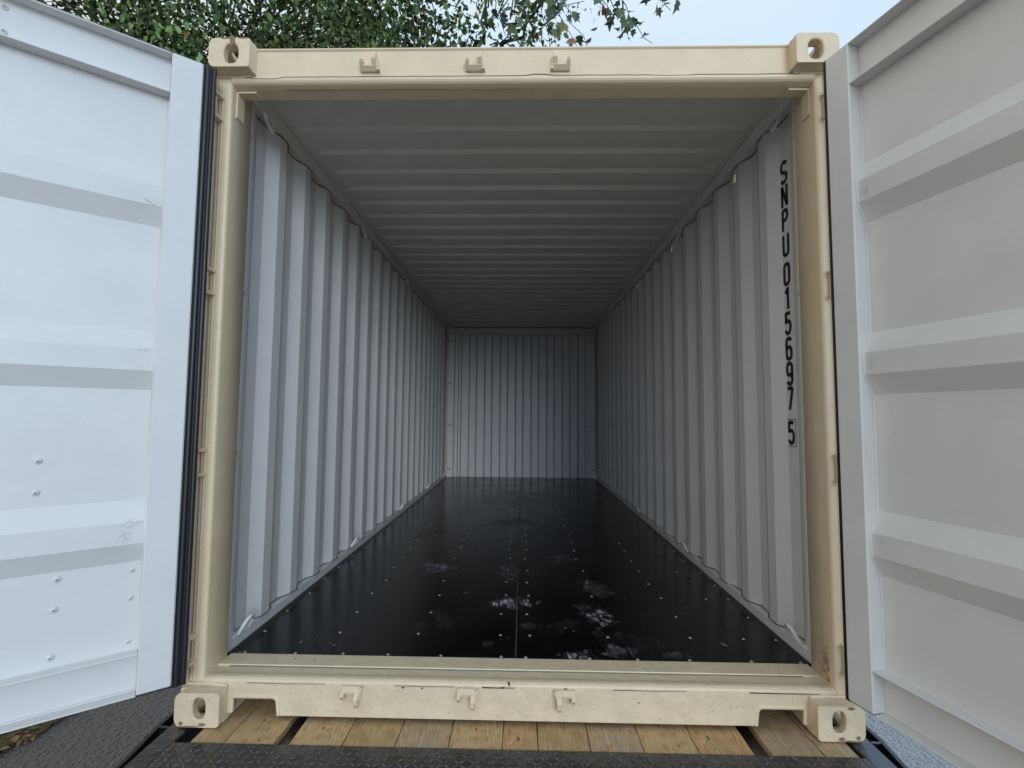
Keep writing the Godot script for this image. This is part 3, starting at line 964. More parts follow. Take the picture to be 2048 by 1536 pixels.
func glyph(ch: String) -> Array:
	# strokes in a box 0..0.46 by 0..1
	var W := 0.46
	var m := 0.23
	var arc := func(cx: float, cy: float, rx: float, ry: float, a0: float, a1: float) -> Array:
		var o := []
		for k in 9:
			var t := deg_to_rad(lerpf(a0, a1, k / 8.0))
			o.append(Vector2(cx + cos(t) * rx, cy + sin(t) * ry))
		return o
	match ch:
		"S":
			return [arc.call(m, 0.78, 0.20, 0.20, 10, 180) + arc.call(m, 0.74, 0.20, 0.24, 190, 235) + [Vector2(0.30, 0.44)] + arc.call(m, 0.25, 0.20, 0.23, 40, 0) + arc.call(m, 0.20, 0.20, 0.18, -10, -170)]
		"N": return [[Vector2(0.05, 0), Vector2(0.05, 1)], [Vector2(0.05, 0.97), Vector2(0.41, 0.03)], [Vector2(0.41, 0), Vector2(0.41, 1)]]
		"P": return [[Vector2(0.05, 0), Vector2(0.05, 0.97)], [Vector2(0.03, 0.96), Vector2(0.2, 0.96)] + arc.call(0.22, 0.73, 0.19, 0.23, 88, -88) + [Vector2(0.05, 0.50)]]
		"U": return [[Vector2(0.05, 1), Vector2(0.05, 0.22)] + arc.call(m, 0.2, 0.18, 0.17, 180, 360) + [Vector2(0.41, 0.22), Vector2(0.41, 1)]]
		"0": return [arc.call(m, 0.8, 0.18, 0.17, 0, 180) + arc.call(m, 0.2, 0.18, 0.17, 180, 360) + [Vector2(0.41, 0.82)]]
		"1": return [[Vector2(0.27, 0), Vector2(0.27, 1.0)], [Vector2(0.27, 0.96), Vector2(0.08, 0.74)]]
		"5": return [[Vector2(0.40, 0.96), Vector2(0.07, 0.96)], [Vector2(0.07, 1.0), Vector2(0.07, 0.50)], [Vector2(0.05, 0.56), Vector2(0.2, 0.61)] + arc.call(0.21, 0.35, 0.19, 0.26, 75, -20) + arc.call(0.21, 0.25, 0.18, 0.21, -30, -165)]
		"6": return [arc.call(m, 0.79, 0.18, 0.18, 20, 180) + [Vector2(0.05, 0.3)] + arc.call(m, 0.22, 0.18, 0.19, 180, 360) + [Vector2(0.41, 0.38)] + arc.call(m, 0.40, 0.18, 0.17, 0, 165)]
		"9": return [arc.call(m, 0.21, 0.18, 0.18, 200, 360) + [Vector2(0.41, 0.7)] + arc.call(m, 0.78, 0.18, 0.19, 0, 180) + [Vector2(0.05, 0.62)] + arc.call(m, 0.60, 0.18, 0.17, 180, 345)]
		"7": return [[Vector2(0.04, 0.96), Vector2(0.43, 0.96)], [Vector2(0.41, 0.97), Vector2(0.17, 0.0)]]
	return []

func stroke(st: SurfaceTool, pl: Array, w: float, o: Vector3, ex: Vector3, ey: Vector3, ez: Vector3) -> void:
	var L := []
	var R := []
	for i in pl.size():
		var a: Vector2 = pl[maxi(i - 1, 0)]
		var b: Vector2 = pl[mini(i + 1, pl.size() - 1)]
		var d := (b - a).normalized()
		var n := Vector2(-d.y, d.x) * w * 0.5
		L.append(pl[i] + n)
		R.append(pl[i] - n)
	var P := func(v: Vector2, k: float) -> Vector3: return o + ex * v.x + ey * v.y + ez * k
	for i in pl.size() - 1:
		quad(st, P.call(L[i], 1.0), P.call(L[i + 1], 1.0), P.call(R[i + 1], 1.0), P.call(R[i], 1.0))
		quad(st, P.call(L[i], 0.0), P.call(L[i], 1.0), P.call(R[i], 1.0), P.call(R[i], 0.0))
		quad(st, P.call(L[i], 0.0), P.call(L[i + 1], 0.0), P.call(L[i + 1], 1.0), P.call(L[i], 1.0))
		quad(st, P.call(R[i], 1.0), P.call(R[i + 1], 1.0), P.call(R[i + 1], 0.0), P.call(R[i], 0.0))

func lettering(c: Node3D) -> void:
	var ls := part_node("serial_lettering", c)
	var chars := "SNPU0156975"
	var tops := [2.293, 2.182, 2.070, 1.953, 1.819, 1.708, 1.594, 1.479, 1.367, 1.256, 1.104]
	var h := 0.099
	for i in chars.length():
		var st := begin()
		var o := Vector3(XO - 0.0004, tops[i] - h, -0.417)
		for s in glyph(chars[i]):
			stroke(st, s, 0.175, o, Vector3(0, 0, 0.106), Vector3(0, h, 0), Vector3(-0.0008, 0, 0))
		if i == 10:
			for s in [[Vector2(-0.1, -0.1), Vector2(0.56, -0.1)], [Vector2(0.56, -0.12), Vector2(0.56, 1.12)], [Vector2(0.56, 1.1), Vector2(-0.1, 1.1)], [Vector2(-0.1, 1.12), Vector2(-0.1, -0.12)]]:
				stroke(st, s, 0.03, o, Vector3(0, 0, 0.106), Vector3(0, h, 0), Vector3(-0.0006, 0, 0))
		obj("letter" if i < 4 else "digit", st, M.letter, ls)

func door(c: Node3D, hx: float, hz: float, deg: float, sx: float, wch: float, gask: float) -> Node3D:
	# local axes: +x*sx away from the hinge, y up, +z out of the inside face
	var a := deg_to_rad(deg)
	var d := Vector3(sin(a), 0, cos(a)) * sx
	var D := part_node("door_leaf", c)
	D.transform = Transform3D(Basis(d, Vector3.UP, d.cross(Vector3.UP)), Vector3(hx, 0, hz))
	var Y0 := 0.168
	var Y1 := 2.443
	var W := 1.16
	var X := func(x: float) -> float: return x * sx
	var st: SurfaceTool
	for e in 2:
		st = begin()
		var xc := wch * 0.5 if e == 0 else W - wch * 0.5
		bbox(st, Vector3(X.call(xc), (Y0 + Y1) * 0.5, -0.031), Vector3(wch, Y1 - Y0, 0.062), 0.004)
		obj("door_stile", st, M.grey, D)
	# top and bottom rails: open channels
	for e in 2:
		st = begin()
		var ya := 2.441 if e == 0 else 0.306
		var yb := 2.294 if e == 0 else 0.170
		var xm := (wch + W - wch) * 0.5
		var len := W - 2.0 * wch - 0.0004
		for y in [ya, yb]:
			bbox(st, Vector3(X.call(xm), y - 0.0025, -0.0265), Vector3(len, 0.005, 0.051), 0.0018)
		bbox(st, Vector3(X.call(xm), (ya + yb) * 0.5, -0.0502), Vector3(len, ya - yb + 0.004, 0.005), 0.001)
		obj("door_rail", st, M.grey, D)
		st = begin()
		for y in [ya - 0.007, yb + 0.002]:
			tube(st, [Vector3(X.call(wch), y, -0.047), Vector3(X.call(W - wch), y, -0.047)], 0.0035, 0.0035, 5)
		obj("weld_bead", st, M.grey, D)
	# corrugated panel
	var prof := [Vector2(-0.051, 0.303)]
	for cy in [0.710, 1.306, 1.900]:
		prof.append(Vector2(-0.051, cy - 0.105)); prof.append(Vector2(-0.0165, cy - 0.038))
		prof.append(Vector2(-0.0165, cy + 0.036)); prof.append(Vector2(-0.051, cy + 0.106))
	prof.append(Vector2(-0.051, 2.294))
	var x0 := wch - 0.002
	var x1 := W - wch + 0.002
	for face in 2:
		st = begin()
		for i in prof.size() - 1:
			var p: Vector2 = prof[i]
			var q: Vector2 = prof[i + 1]
			var dz := -0.004 * face
			var ins := [x0, x0 + 0.35, x0 + 0.7, x1]
			for k in 3:
				quad(st, Vector3(X.call(ins[k]), p.y, p.x + dz), Vector3(X.call(ins[k]), q.y, q.x + dz), Vector3(X.call(ins[k + 1]), q.y, q.x + dz), Vector3(X.call(ins[k + 1]), p.y, p.x + dz))
		if face == 0: obj("door_panel", st, M.grey, D)
		else: obj("outer_face", st, M.cream, D)
	st = begin()
	var wp := []
	for q in prof: wp.append(Vector3(X.call(wch + 0.001), q.y, q.x + 0.0005))
	tube(st, wp, 0.004, 0.004, 6)
	obj("weld_bead", st, M.grey, D)
	# rubber seal
	st = begin()
	bbox(st, Vector3(X.call(-gask * 0.5), (Y0 + Y1) * 0.5 - 0.004, -0.022), Vector3(gask, Y1 - Y0 + 0.014, 0.020), 0.003)
	tube(st, [Vector3(X.call(-gask * 0.30), Y0 - 0.008, -0.010), Vector3(X.call(-gask * 0.30), Y1 + 0.004, -0.010)], gask * 0.20, gask * 0.20, 10)
	tube(st, [Vector3(X.call(-gask * 0.80), Y0 - 0.008, -0.012), Vector3(X.call(-gask * 0.80), Y1 + 0.004, -0.012)], gask * 0.20, gask * 0.20, 10)
	for y in [Y0 - 0.005, Y1 + 0.005]:
		bbox(st, Vector3(X.call(W * 0.5 - 0.01), y, -0.026), Vector3(W + 0.02, 0.012, 0.022), 0.003)
	obj("rubber_seal", st, M.rubber, D)
	return D

func grime(D: Node3D, x: float, y: float, w: float, h: float, sd: int) -> void:
	# a dirty smear where a rib runs into the stile
	var im := Image.create(64, 64, false, Image.FORMAT_RGBA8)
	var n := noise(600 + sd, 0.06, 4)
	for j in 64:
		for i in 64:
			var u := (i - 31.5) / 32.0
			var v := (j - 31.5) / 32.0
			var k := clampf(1.0 - (u * u + v * v), 0.0, 1.0) * clampf(0.25 + n.get_noise_2d(i, j) * 1.6, 0.0, 1.0)
			im.set_pixel(i, j, Color(0.34, 0.29, 0.26, k * 0.24))
	var m := mat(Color(1, 1, 1), 0.8)
	m.albedo_texture = tex(im)
	m.transparency = BaseMaterial3D.TRANSPARENCY_ALPHA
	m.texture_repeat = false
	var st := begin()
	w *= 0.75
	h *= 0.8
	var z := -0.0158
	quad_uv(st, [Vector3(x - w * 0.5, y - h * 0.5, z), Vector3(x - w * 0.5, y + h * 0.5, z), Vector3(x + w * 0.5, y + h * 0.5, z), Vector3(x + w * 0.5, y - h * 0.5, z)], [Vector2(0, 1), Vector2(0, 0), Vector2(1, 0), Vector2(1, 1)])
	obj("grime_smear", st, m, D)

func bolt(D: Node3D, x: float, y: float, z: float, r: float) -> void:
	var st := begin()
	var rings := [[1.0, 0.0], [0.97, 0.18], [0.72, 0.5], [0.38, 0.62], [0.34, 0.9], [0.2, 1.0]]
	st.set_smooth_group(1)
	for i in rings.size() - 1:
		for k in 12:
			var a := TAU * k / 12
			var b := TAU * (k + 1) / 12
			var P := func(q: Array, t: float) -> Vector3: return Vector3(x + cos(t) * r * q[0], y + sin(t) * r * q[0], z + r * 0.75 * q[1])
			quad(st, P.call(rings[i], b), P.call(rings[i], a), P.call(rings[i + 1], a), P.call(rings[i + 1], b))
	st.set_smooth_group(-1)
	obj("bolt_head", st, M.grey, D)

func hinges(c: Node3D, sd: float) -> void:
	for y in [0.25, 0.935, 1.63, 2.335]:
		var n := part_node("hinge", c)
		var st := begin()
		tube(st, [Vector3(1.2055 * sd, y - 0.037, -0.026), Vector3(1.2055 * sd, y + 0.037, -0.026)], 0.0115, 0.0115, 14)
		obj("hinge_barrel", st, M.cream, n)
		for e in [-1.0, 1.0]:
			st = begin()
			var pl := rounded(0.034, 0.046, [0.012, 0.012, 0.003, 0.003], 5)
			prism(st, pl, Vector3(1.201 * sd, y + e * 0.046 - 0.006, -0.036), Vector3(1, 0, 0), Vector3(0, 0, 1), Vector3(0, 0.012, 0))
			obj("hinge_lug", st, M.cream, n)
		st = begin()
		bbox(st, Vector3(1.238 * sd, y, -0.034), Vector3(0.06, 0.07, 0.012), 0.003)
		obj("hinge_blade", st, M.cream, n)

# ------------------------------------------------------------------ trailer
func trailer() -> void:
	var t := thing("flatbed_trailer", "black steel flatbed trailer with pine plank deck carrying the cream container", "trailer")
	var st: SurfaceTool
	var edges := [[-1.112, -0.996], [-0.993, -0.824], [-0.770, -0.590], [-0.587, -0.408], [-0.405, -0.226], [-0.223, -0.042], [-0.040, 0.080], [0.083, 0.257], [0.260, 0.437], [0.440, 0.622], [0.625, 0.806], [0.866, 1.036], [1.040, 1.150]]
	var rng := RandomNumberGenerator.new()
	rng.seed = 31
	var dk := part_node("plank_deck", t)
	for i in edges.size():
		var x0: float = edges[i][0]
		var x1: float = edges[i][1]
		var z0 := 0.066
		var z1 := -6.3
		var y := -0.0045 - rng.randf() * 0.002
		var b := 0.002
		st = begin()
		var us := rng.randf_range(0.0, 0.15)
		var uw := (x1 - x0) / 0.18
		var off := rng.randf_range(0.06, 0.16)
		var cuts := [z0, 0.0, -0.3, -0.62, -1.3, -1.94, -2.6, -3.2, -3.8, -4.5, -5.1, -5.7, z1]
		for k in cuts.size() - 1:
			var za: float = cuts[k]
			var zb: float = cuts[k + 1]
			var V := func(z: float) -> float: return pingpong((z0 - z) / 0.72 + off, 1.0)
			var ua := us
			var ub := us + uw
			quad_uv(st, [Vector3(x0 + b, y, za), Vector3(x0 + b, y, zb), Vector3(x1 - b, y, zb), Vector3(x1 - b, y, za)], [Vector2(ua, V.call(za)), Vector2(ua, V.call(zb)), Vector2(ub, V.call(zb)), Vector2(ub, V.call(za))])
			quad_uv(st, [Vector3(x0, y - b, za), Vector3(x0, y - b, zb), Vector3(x0 + b, y, zb), Vector3(x0 + b, y, za)], [Vector2(ua, V.call(za)), Vector2(ua, V.call(zb)), Vector2(ua, V.call(zb)), Vector2(ua, V.call(za))])
			quad_uv(st, [Vector3(x1 - b, y, za), Vector3(x1 - b, y, zb), Vector3(x1, y - b, zb), Vector3(x1, y - b, za)], [Vector2(ub, V.call(za)), Vector2(ub, V.call(zb)), Vector2(ub, V.call(zb)), Vector2(ub, V.call(za))])
			quad_uv(st, [Vector3(x0, y - 0.04, za), Vector3(x0, y - 0.04, zb), Vector3(x0, y - b, zb), Vector3(x0, y - b, za)], [Vector2(ua, V.call(za)), Vector2(ua, V.call(zb)), Vector2(ua + 0.2, V.call(zb)), Vector2(ua + 0.2, V.call(za))])
			quad_uv(st, [Vector3(x1, y - b, za), Vector3(x1, y - b, zb), Vector3(x1, y - 0.04, zb), Vector3(x1, y - 0.04, za)], [Vector2(ub, V.call(za)), Vector2(ub, V.call(zb)), Vector2(ub - 0.2, V.call(zb)), Vector2(ub - 0.2, V.call(za))])
		quad_uv(st, [Vector3(x0, y - 0.04, z0), Vector3(x0, y, z0), Vector3(x1, y, z0), Vector3(x1, y - 0.04, z0)], [Vector2(us, 0.1), Vector2(us, 0.15), Vector2(us + uw, 0.15), Vector2(us + uw, 0.1)])
		obj("plank", st, M.wood[[1, 0, 0, 1, 2, 0, 3, 1, 2, 0, 3, 2, 2][i]], dk)
	# steel members showing between the planks
	for x in [-0.797, 0.836]:
		st = begin()
		bbox(st, Vector3(x, -0.055, -3.1), Vector3(0.09, 0.05, 6.4), 0.003)
		obj("main_beam", st, M.plate, t)
	st = begin()
	bbox(st, Vector3(0, -0.10, -3.1), Vector3(2.2, 0.04, 6.3), 0.003)
	obj("cross_frame", st, M.black_steel, t)
	for sd in [-1.0, 1.0]:
		st = begin()
		bbox(st, Vector3(1.205 * sd, -0.084, -2.92), Vector3(0.075, 0.16, 6.76), 0.004)
		obj("side_rail", st, M.plate, t)
		st = begin()
		var rail := PackedVector2Array([Vector2(1.278, -6.3), Vector2(1.292, -6.3), Vector2(1.292, -0.02), Vector2(1.268, 0.16), Vector2(1.262, 0.46), Vector2(1.249, 0.46), Vector2(1.255, 0.155), Vector2(1.278, -0.022)])
		prism(st, rail, Vector3(0, -0.09, 0), Vector3(sd, 0, 0), Vector3(0, 0, 1), Vector3(0, 0.085, 0))
		obj("rub_rail", st, M.black_steel, t)
		st = begin()
		bbox(st, Vector3(1.262 * sd, -0.09, -2.9), Vector3(0.034, 0.012, 6.7), 0.002)
		obj("rail_web", st, M.black_steel, t)
		for z in [-4.8, -3.6, -2.4, -1.2, -0.012]:
			st = begin()
			bbox(st, Vector3(1.2605 * sd, -0.028, z), Vector3(0.036, 0.045, 0.010), 0.002)
			obj("rail_spacer", st, M.plate, t)
	# tread plate tail
	st = begin()
	bbox(st, Vector3(0, -0.012, 0.27), Vector3(2.34, 0.016, 0.40), 0.003)
	var tp := obj("tread_plate", st, M.plate, t)
	st = begin()
	bbox(st, Vector3(0, -0.20, 0.27), Vector3(2.34, 0.34, 0.36), 0.004)
	obj("tail_box", st, M.black_steel, t)
	# raised lozenges
	var lz := begin()
	for k in 10:
		var a := TAU * k / 10
		var b := TAU * (k + 1) / 10
		var E := func(q: float, s: float, y: float) -> Vector3: return Vector3(cos(q) * 0.0135 * s, y, sin(q) * 0.0042 * s)
		quad(lz, E.call(a, 1.0, 0.0), E.call(b, 1.0, 0.0), E.call(b, 0.6, 0.0026), E.call(a, 0.6, 0.0026))
		tri(lz, E.call(a, 0.6, 0.0026), E.call(b, 0.6, 0.0026), Vector3(0, 0.0030, 0))
	lz.generate_normals()
	var mm := MultiMesh.new()
	mm.transform_format = MultiMesh.TRANSFORM_3D
	mm.mesh = lz.commit()
	var list := []
	var nx := 92
	var nz := 15
	for i in nx:
		for j in nz:
			var p := Vector3(-1.155 + i * 0.0254, -0.0042, 0.082 + j * 0.0243)
			list.append(Transform3D(Basis(Vector3.UP, (0.785 if (i + j) % 2 else -0.785) + rng.randf_range(-0.06, 0.06)), p))
	mm.instance_count = list.size()
	for i in list.size(): mm.set_instance_transform(i, list[i])
	var mi := MultiMeshInstance3D.new()
	mi.name = "tread_pattern"
	mi.multimesh = mm
	mi.material_override = M.tread
	tp.add_child(mi, true)
	tag(mi, "", "", "", "stuff")
	# running gear
	st = begin()
	for sd in [-1.0, 1.0]:
		for z in [-3.3, -4.2]:
			var w := part_node("wheel", t)
			st = begin()
			var prof := [Vector2(0.20, -0.10), Vector2(0.33, -0.115), Vector2(0.365, -0.09), Vector2(0.37, 0.0), Vector2(0.365, 0.09), Vector2(0.33, 0.115), Vector2(0.20, 0.10)]
			wheel_lathe(st, prof, Vector3(0.98 * sd, -0.385, z))
			obj("tyre", st, M.tyre, w)
			st = begin()
			wheel_lathe(st, [Vector2(0.0, 0.03), Vector2(0.08, 0.05), Vector2(0.17, 0.0), Vector2(0.2, 0.09), Vector2(0.21, 0.10), Vector2(0.2, -0.10), Vector2(0.0, -0.10)], Vector3(0.98 * sd, -0.385, z))
			obj("rim", st, M.plate, w)

func wheel_lathe(st: SurfaceTool, prof: Array, o: Vector3) -> void:
	var s := signf(o.x)
	for i in prof.size() - 1:
		for k in 24:
			var a := TAU * k / 24
			var b := TAU * (k + 1) / 24
			var P := func(q: Vector2, t: float) -> Vector3: return o + Vector3(q.y * s, cos(t) * q.x, sin(t) * q.x)
			quad(st, P.call(prof[i], a), P.call(prof[i + 1], a), P.call(prof[i + 1], b), P.call(prof[i], b))

# ------------------------------------------------------------------ trees
func leaf_mesh(lobed: bool) -> ArrayMesh:
	var st := begin()
	var side := []
	if lobed: side = [Vector2(0.0, 0.0), Vector2(0.20, -0.04), Vector2(0.47, 0.16), Vector2(0.33, 0.34), Vector2(0.55, 0.62), Vector2(0.24, 0.60), Vector2(0.10, 0.86), Vector2(0.0, 1.05)]
	else: side = [Vector2(0.0, 0.0), Vector2(0.20, 0.16), Vector2(0.28, 0.40), Vector2(0.20, 0.70), Vector2(0.0, 1.0)]
	for s in [-1.0, 1.0]:
		for i in range(0, side.size() - 1):
			var a: Vector2 = side[i]
			var b: Vector2 = side[i + 1]
			var P := func(v: Vector2) -> Vector3: return Vector3(v.x * s, v.y, 0.28 * absf(v.x) - 0.22 * v.y * v.y)
			var m0 := Vector2(0, lerpf(a.y, 0.45, 0.5))
			var m1 := Vector2(0, lerpf(b.y, 0.45, 0.5))
			if s > 0:
				tri(st, P.call(m0), P.call(b), P.call(a)); tri(st, P.call(m0), P.call(m1), P.call(b))
			else:
				tri(st, P.call(m0), P.call(a), P.call(b)); tri(st, P.call(m0), P.call(b), P.call(m1))
	if lobed:
		tube(st, [Vector3(0, 0.02, 0), Vector3(0.02, -0.25, 0.05), Vector3(0.0, -0.5, 0.16)], 0.012, 0.010, 4, false)
	st.generate_normals()
	return st.commit()

func leaf_tint(rng: RandomNumberGenerator, yellow: float) -> Color:
	var r := rng.randf()
	if r < yellow * 0.15: return Color(0.26, 0.10, 0.025)
	if r < yellow: return Color(0.20, 0.19, 0.02)
	var k := rng.randf_range(0.65, 1.35)
	return Color(0.12 * k, 0.19 * k, 0.062 * k * rng.randf_range(0.6, 1.4))

func cloud(called: String, parent: Node3D, mesh: Mesh, list: Array, tints: Array) -> void:
	var mm := MultiMesh.new()
	mm.transform_format = MultiMesh.TRANSFORM_3D
	mm.use_colors = true
	mm.mesh = mesh
	mm.instance_count = list.size()
	for i in list.size():
		mm.set_instance_transform(i, list[i])
		mm.set_instance_color(i, tints[i])
	var mi := MultiMeshInstance3D.new()
	mi.name = called
	mi.multimesh = mm
	mi.material_override = M.leaf
	parent.add_child(mi, true)
	tag(mi, "", "", "", "stuff")

func curve_to(a: Vector3, b: Vector3, sag: float, rng: RandomNumberGenerator, n := 8, wob := 0.12) -> Array:
	var pts := []
	for i in n + 1:
		var t := float(i) / n
		var p := a.lerp(b, t) + Vector3(0, sag * sin(t * PI), 0)
		if i > 0 and i < n: p += Vector3(rng.randf_range(-1, 1), rng.randf_range(-1, 1), rng.randf_range(-1, 1)) * wob * a.distance_to(b) * 0.2
		pts.append(p)
	return pts

# blobs: [centre, radii, clumps, leaves per clump, clump radius, leaf size]
func tree(called: String, label: String, group: String, base: Vector3, top: Vector3, r0: float, blobs: Array, sd: int, yellow: float) -> Node3D:
	var rng := RandomNumberGenerator.new()
	rng.seed = sd
	var T := thing(called, label, "tree", group)
	T.position = base
	var st := begin()
	var tp := curve_to(Vector3.ZERO, top - base, 0.0, rng, 9, 0.05)
	tube(st, tp, r0, r0 * 0.35, 12)
	obj("trunk", st, M.bark, T)
	var list := []
	var tints := []
	var tw := begin()
	var gaps := noise(sd + 5, 0.42, 2)
	for bl in blobs:
		var c: Vector3 = bl[0] - base
		var rad: Vector3 = bl[1]
		st = begin()
		var k0: Vector3 = tp[rng.randi_range(4, 8)]
		var limb := curve_to(k0, c, 0.5, rng, 9, 0.25)
		tube(st, limb, r0 * 0.34, 0.02, 7)
		obj("limb", st, M.bark, T)
		for q in bl[2]:
			var d := Vector3(rng.randfn(), rng.randfn(), rng.randfn()).normalized() * pow(rng.randf(), 0.42)
			var p := c + d * rad
			if gaps.get_noise_3d(p.x + base.x, p.y, p.z + base.z) < -0.08: continue
			var from: Vector3 = limb[rng.randi_range(4, 9)]
			if rng.randf() < 0.5:
				var b := curve_to(from.lerp(p, 0.35), p, 0.12, rng, 4, 0.3)
				tube(tw, b, 0.014, 0.004, 4, false)
			var tone := rng.randf_range(0.45, 1.6) * (0.8 + 0.9 * gaps.get_noise_3d(p.z * 2.0, p.x * 2.0, p.y * 2.0))
			for j in bl[3]:
				var o: Vector3 = Vector3(rng.randfn(), rng.randfn() * 0.8, rng.randfn()) * bl[4]
				var ls: float = bl[5] * rng.randf_range(0.45, 1.45)
				var bs := Basis.from_euler(Vector3(rng.randf_range(1.7, 3.6), rng.randf() * TAU, rng.randf_range(-0.7, 0.7))).scaled(Vector3.ONE * ls)
				list.append(Transform3D(bs, p + o))
				var lc := leaf_tint(rng, yellow)
				tints.append(Color(lc.r * tone, lc.g * tone, lc.b * tone))
	tag(obj("twigs", tw, M.bark, T), "", "", "", "stuff")
	cloud("crown", T, leaf_mesh(false), list, tints)
	return T

func hanging_sprays(T: Node3D) -> void:
	# the long thin shoots that hang in over the right half of the roof, leaf by leaf
	var rng := RandomNumberGenerator.new()
	rng.seed = 404
	var lm := leaf_mesh(true)
	var mats := []
	for c in [Color(0.050, 0.085, 0.028), Color(0.07, 0.10, 0.025), Color(0.04, 0.07, 0.03), Color(0.20, 0.09, 0.035), Color(0.15, 0.15, 0.02)]:
		var m := mat(c.linear_to_srgb(), 0.45)
		m.backlight = Color(0.55, 0.7, 0.3)
		m.cull_mode = BaseMaterial3D.CULL_DISABLED
		mats.append(m)
	var tips := [[-0.15, 4.66, -2.5, 16], [0.12, 4.70, -2.5, 12], [0.50, 4.52, -2.45, 20], [0.62, 4.60, -2.6, 18], [0.85, 4.75, -2.5, 10], [1.02, 4.66, -2.5, 14], [1.22, 4.62, -2.55, 18], [1.38, 4.90, -2.5, 9], [0.30, 4.50, -2.7, 10]]
	for t in tips:
		var tip: Vector3 = Vector3(t[0], t[1], t[2])
		var root := tip + Vector3(rng.randf_range(-0.7, -0.2), 0.95 + rng.randf() * 0.4, rng.randf_range(-0.3, 0.2))
		var pts := curve_to(root, tip, -0.08, rng, 9, 0.10)
		var st := begin()
		var loc := []
		for p in pts: loc.append(p - T.position)
		tube(st, loc, 0.006, 0.0025, 5, false)
		obj("shoot", st, M.bark, T)
		for k in t[3]:
			var u := rng.randf_range(0.25, 1.0) * 9.0
			var i := mini(int(u), 8)
			var p: Vector3 = loc[i].lerp(loc[i + 1], u - i)
			p += Vector3(rng.randf_range(-1, 1), rng.randf_range(-0.8, 0.3), rng.randf_range(-1, 1)) * 0.10
			var s := rng.randf_range(0.055, 0.115)
			var bs := Basis.from_euler(Vector3(rng.randf_range(2.2, 3.7), rng.randf() * TAU, rng.randf_range(-0.6, 0.6))).scaled(Vector3.ONE * s)
			inst("leaf", lm, mats[[0, 1, 2, 0, 2, 1, 0, 3, 2, 4, 0, 1, 2, 0, 1, 2, 0, 1, 0, 2, 1, 0, 2, 1][rng.randi() % 24]], T, Transform3D(bs, p))

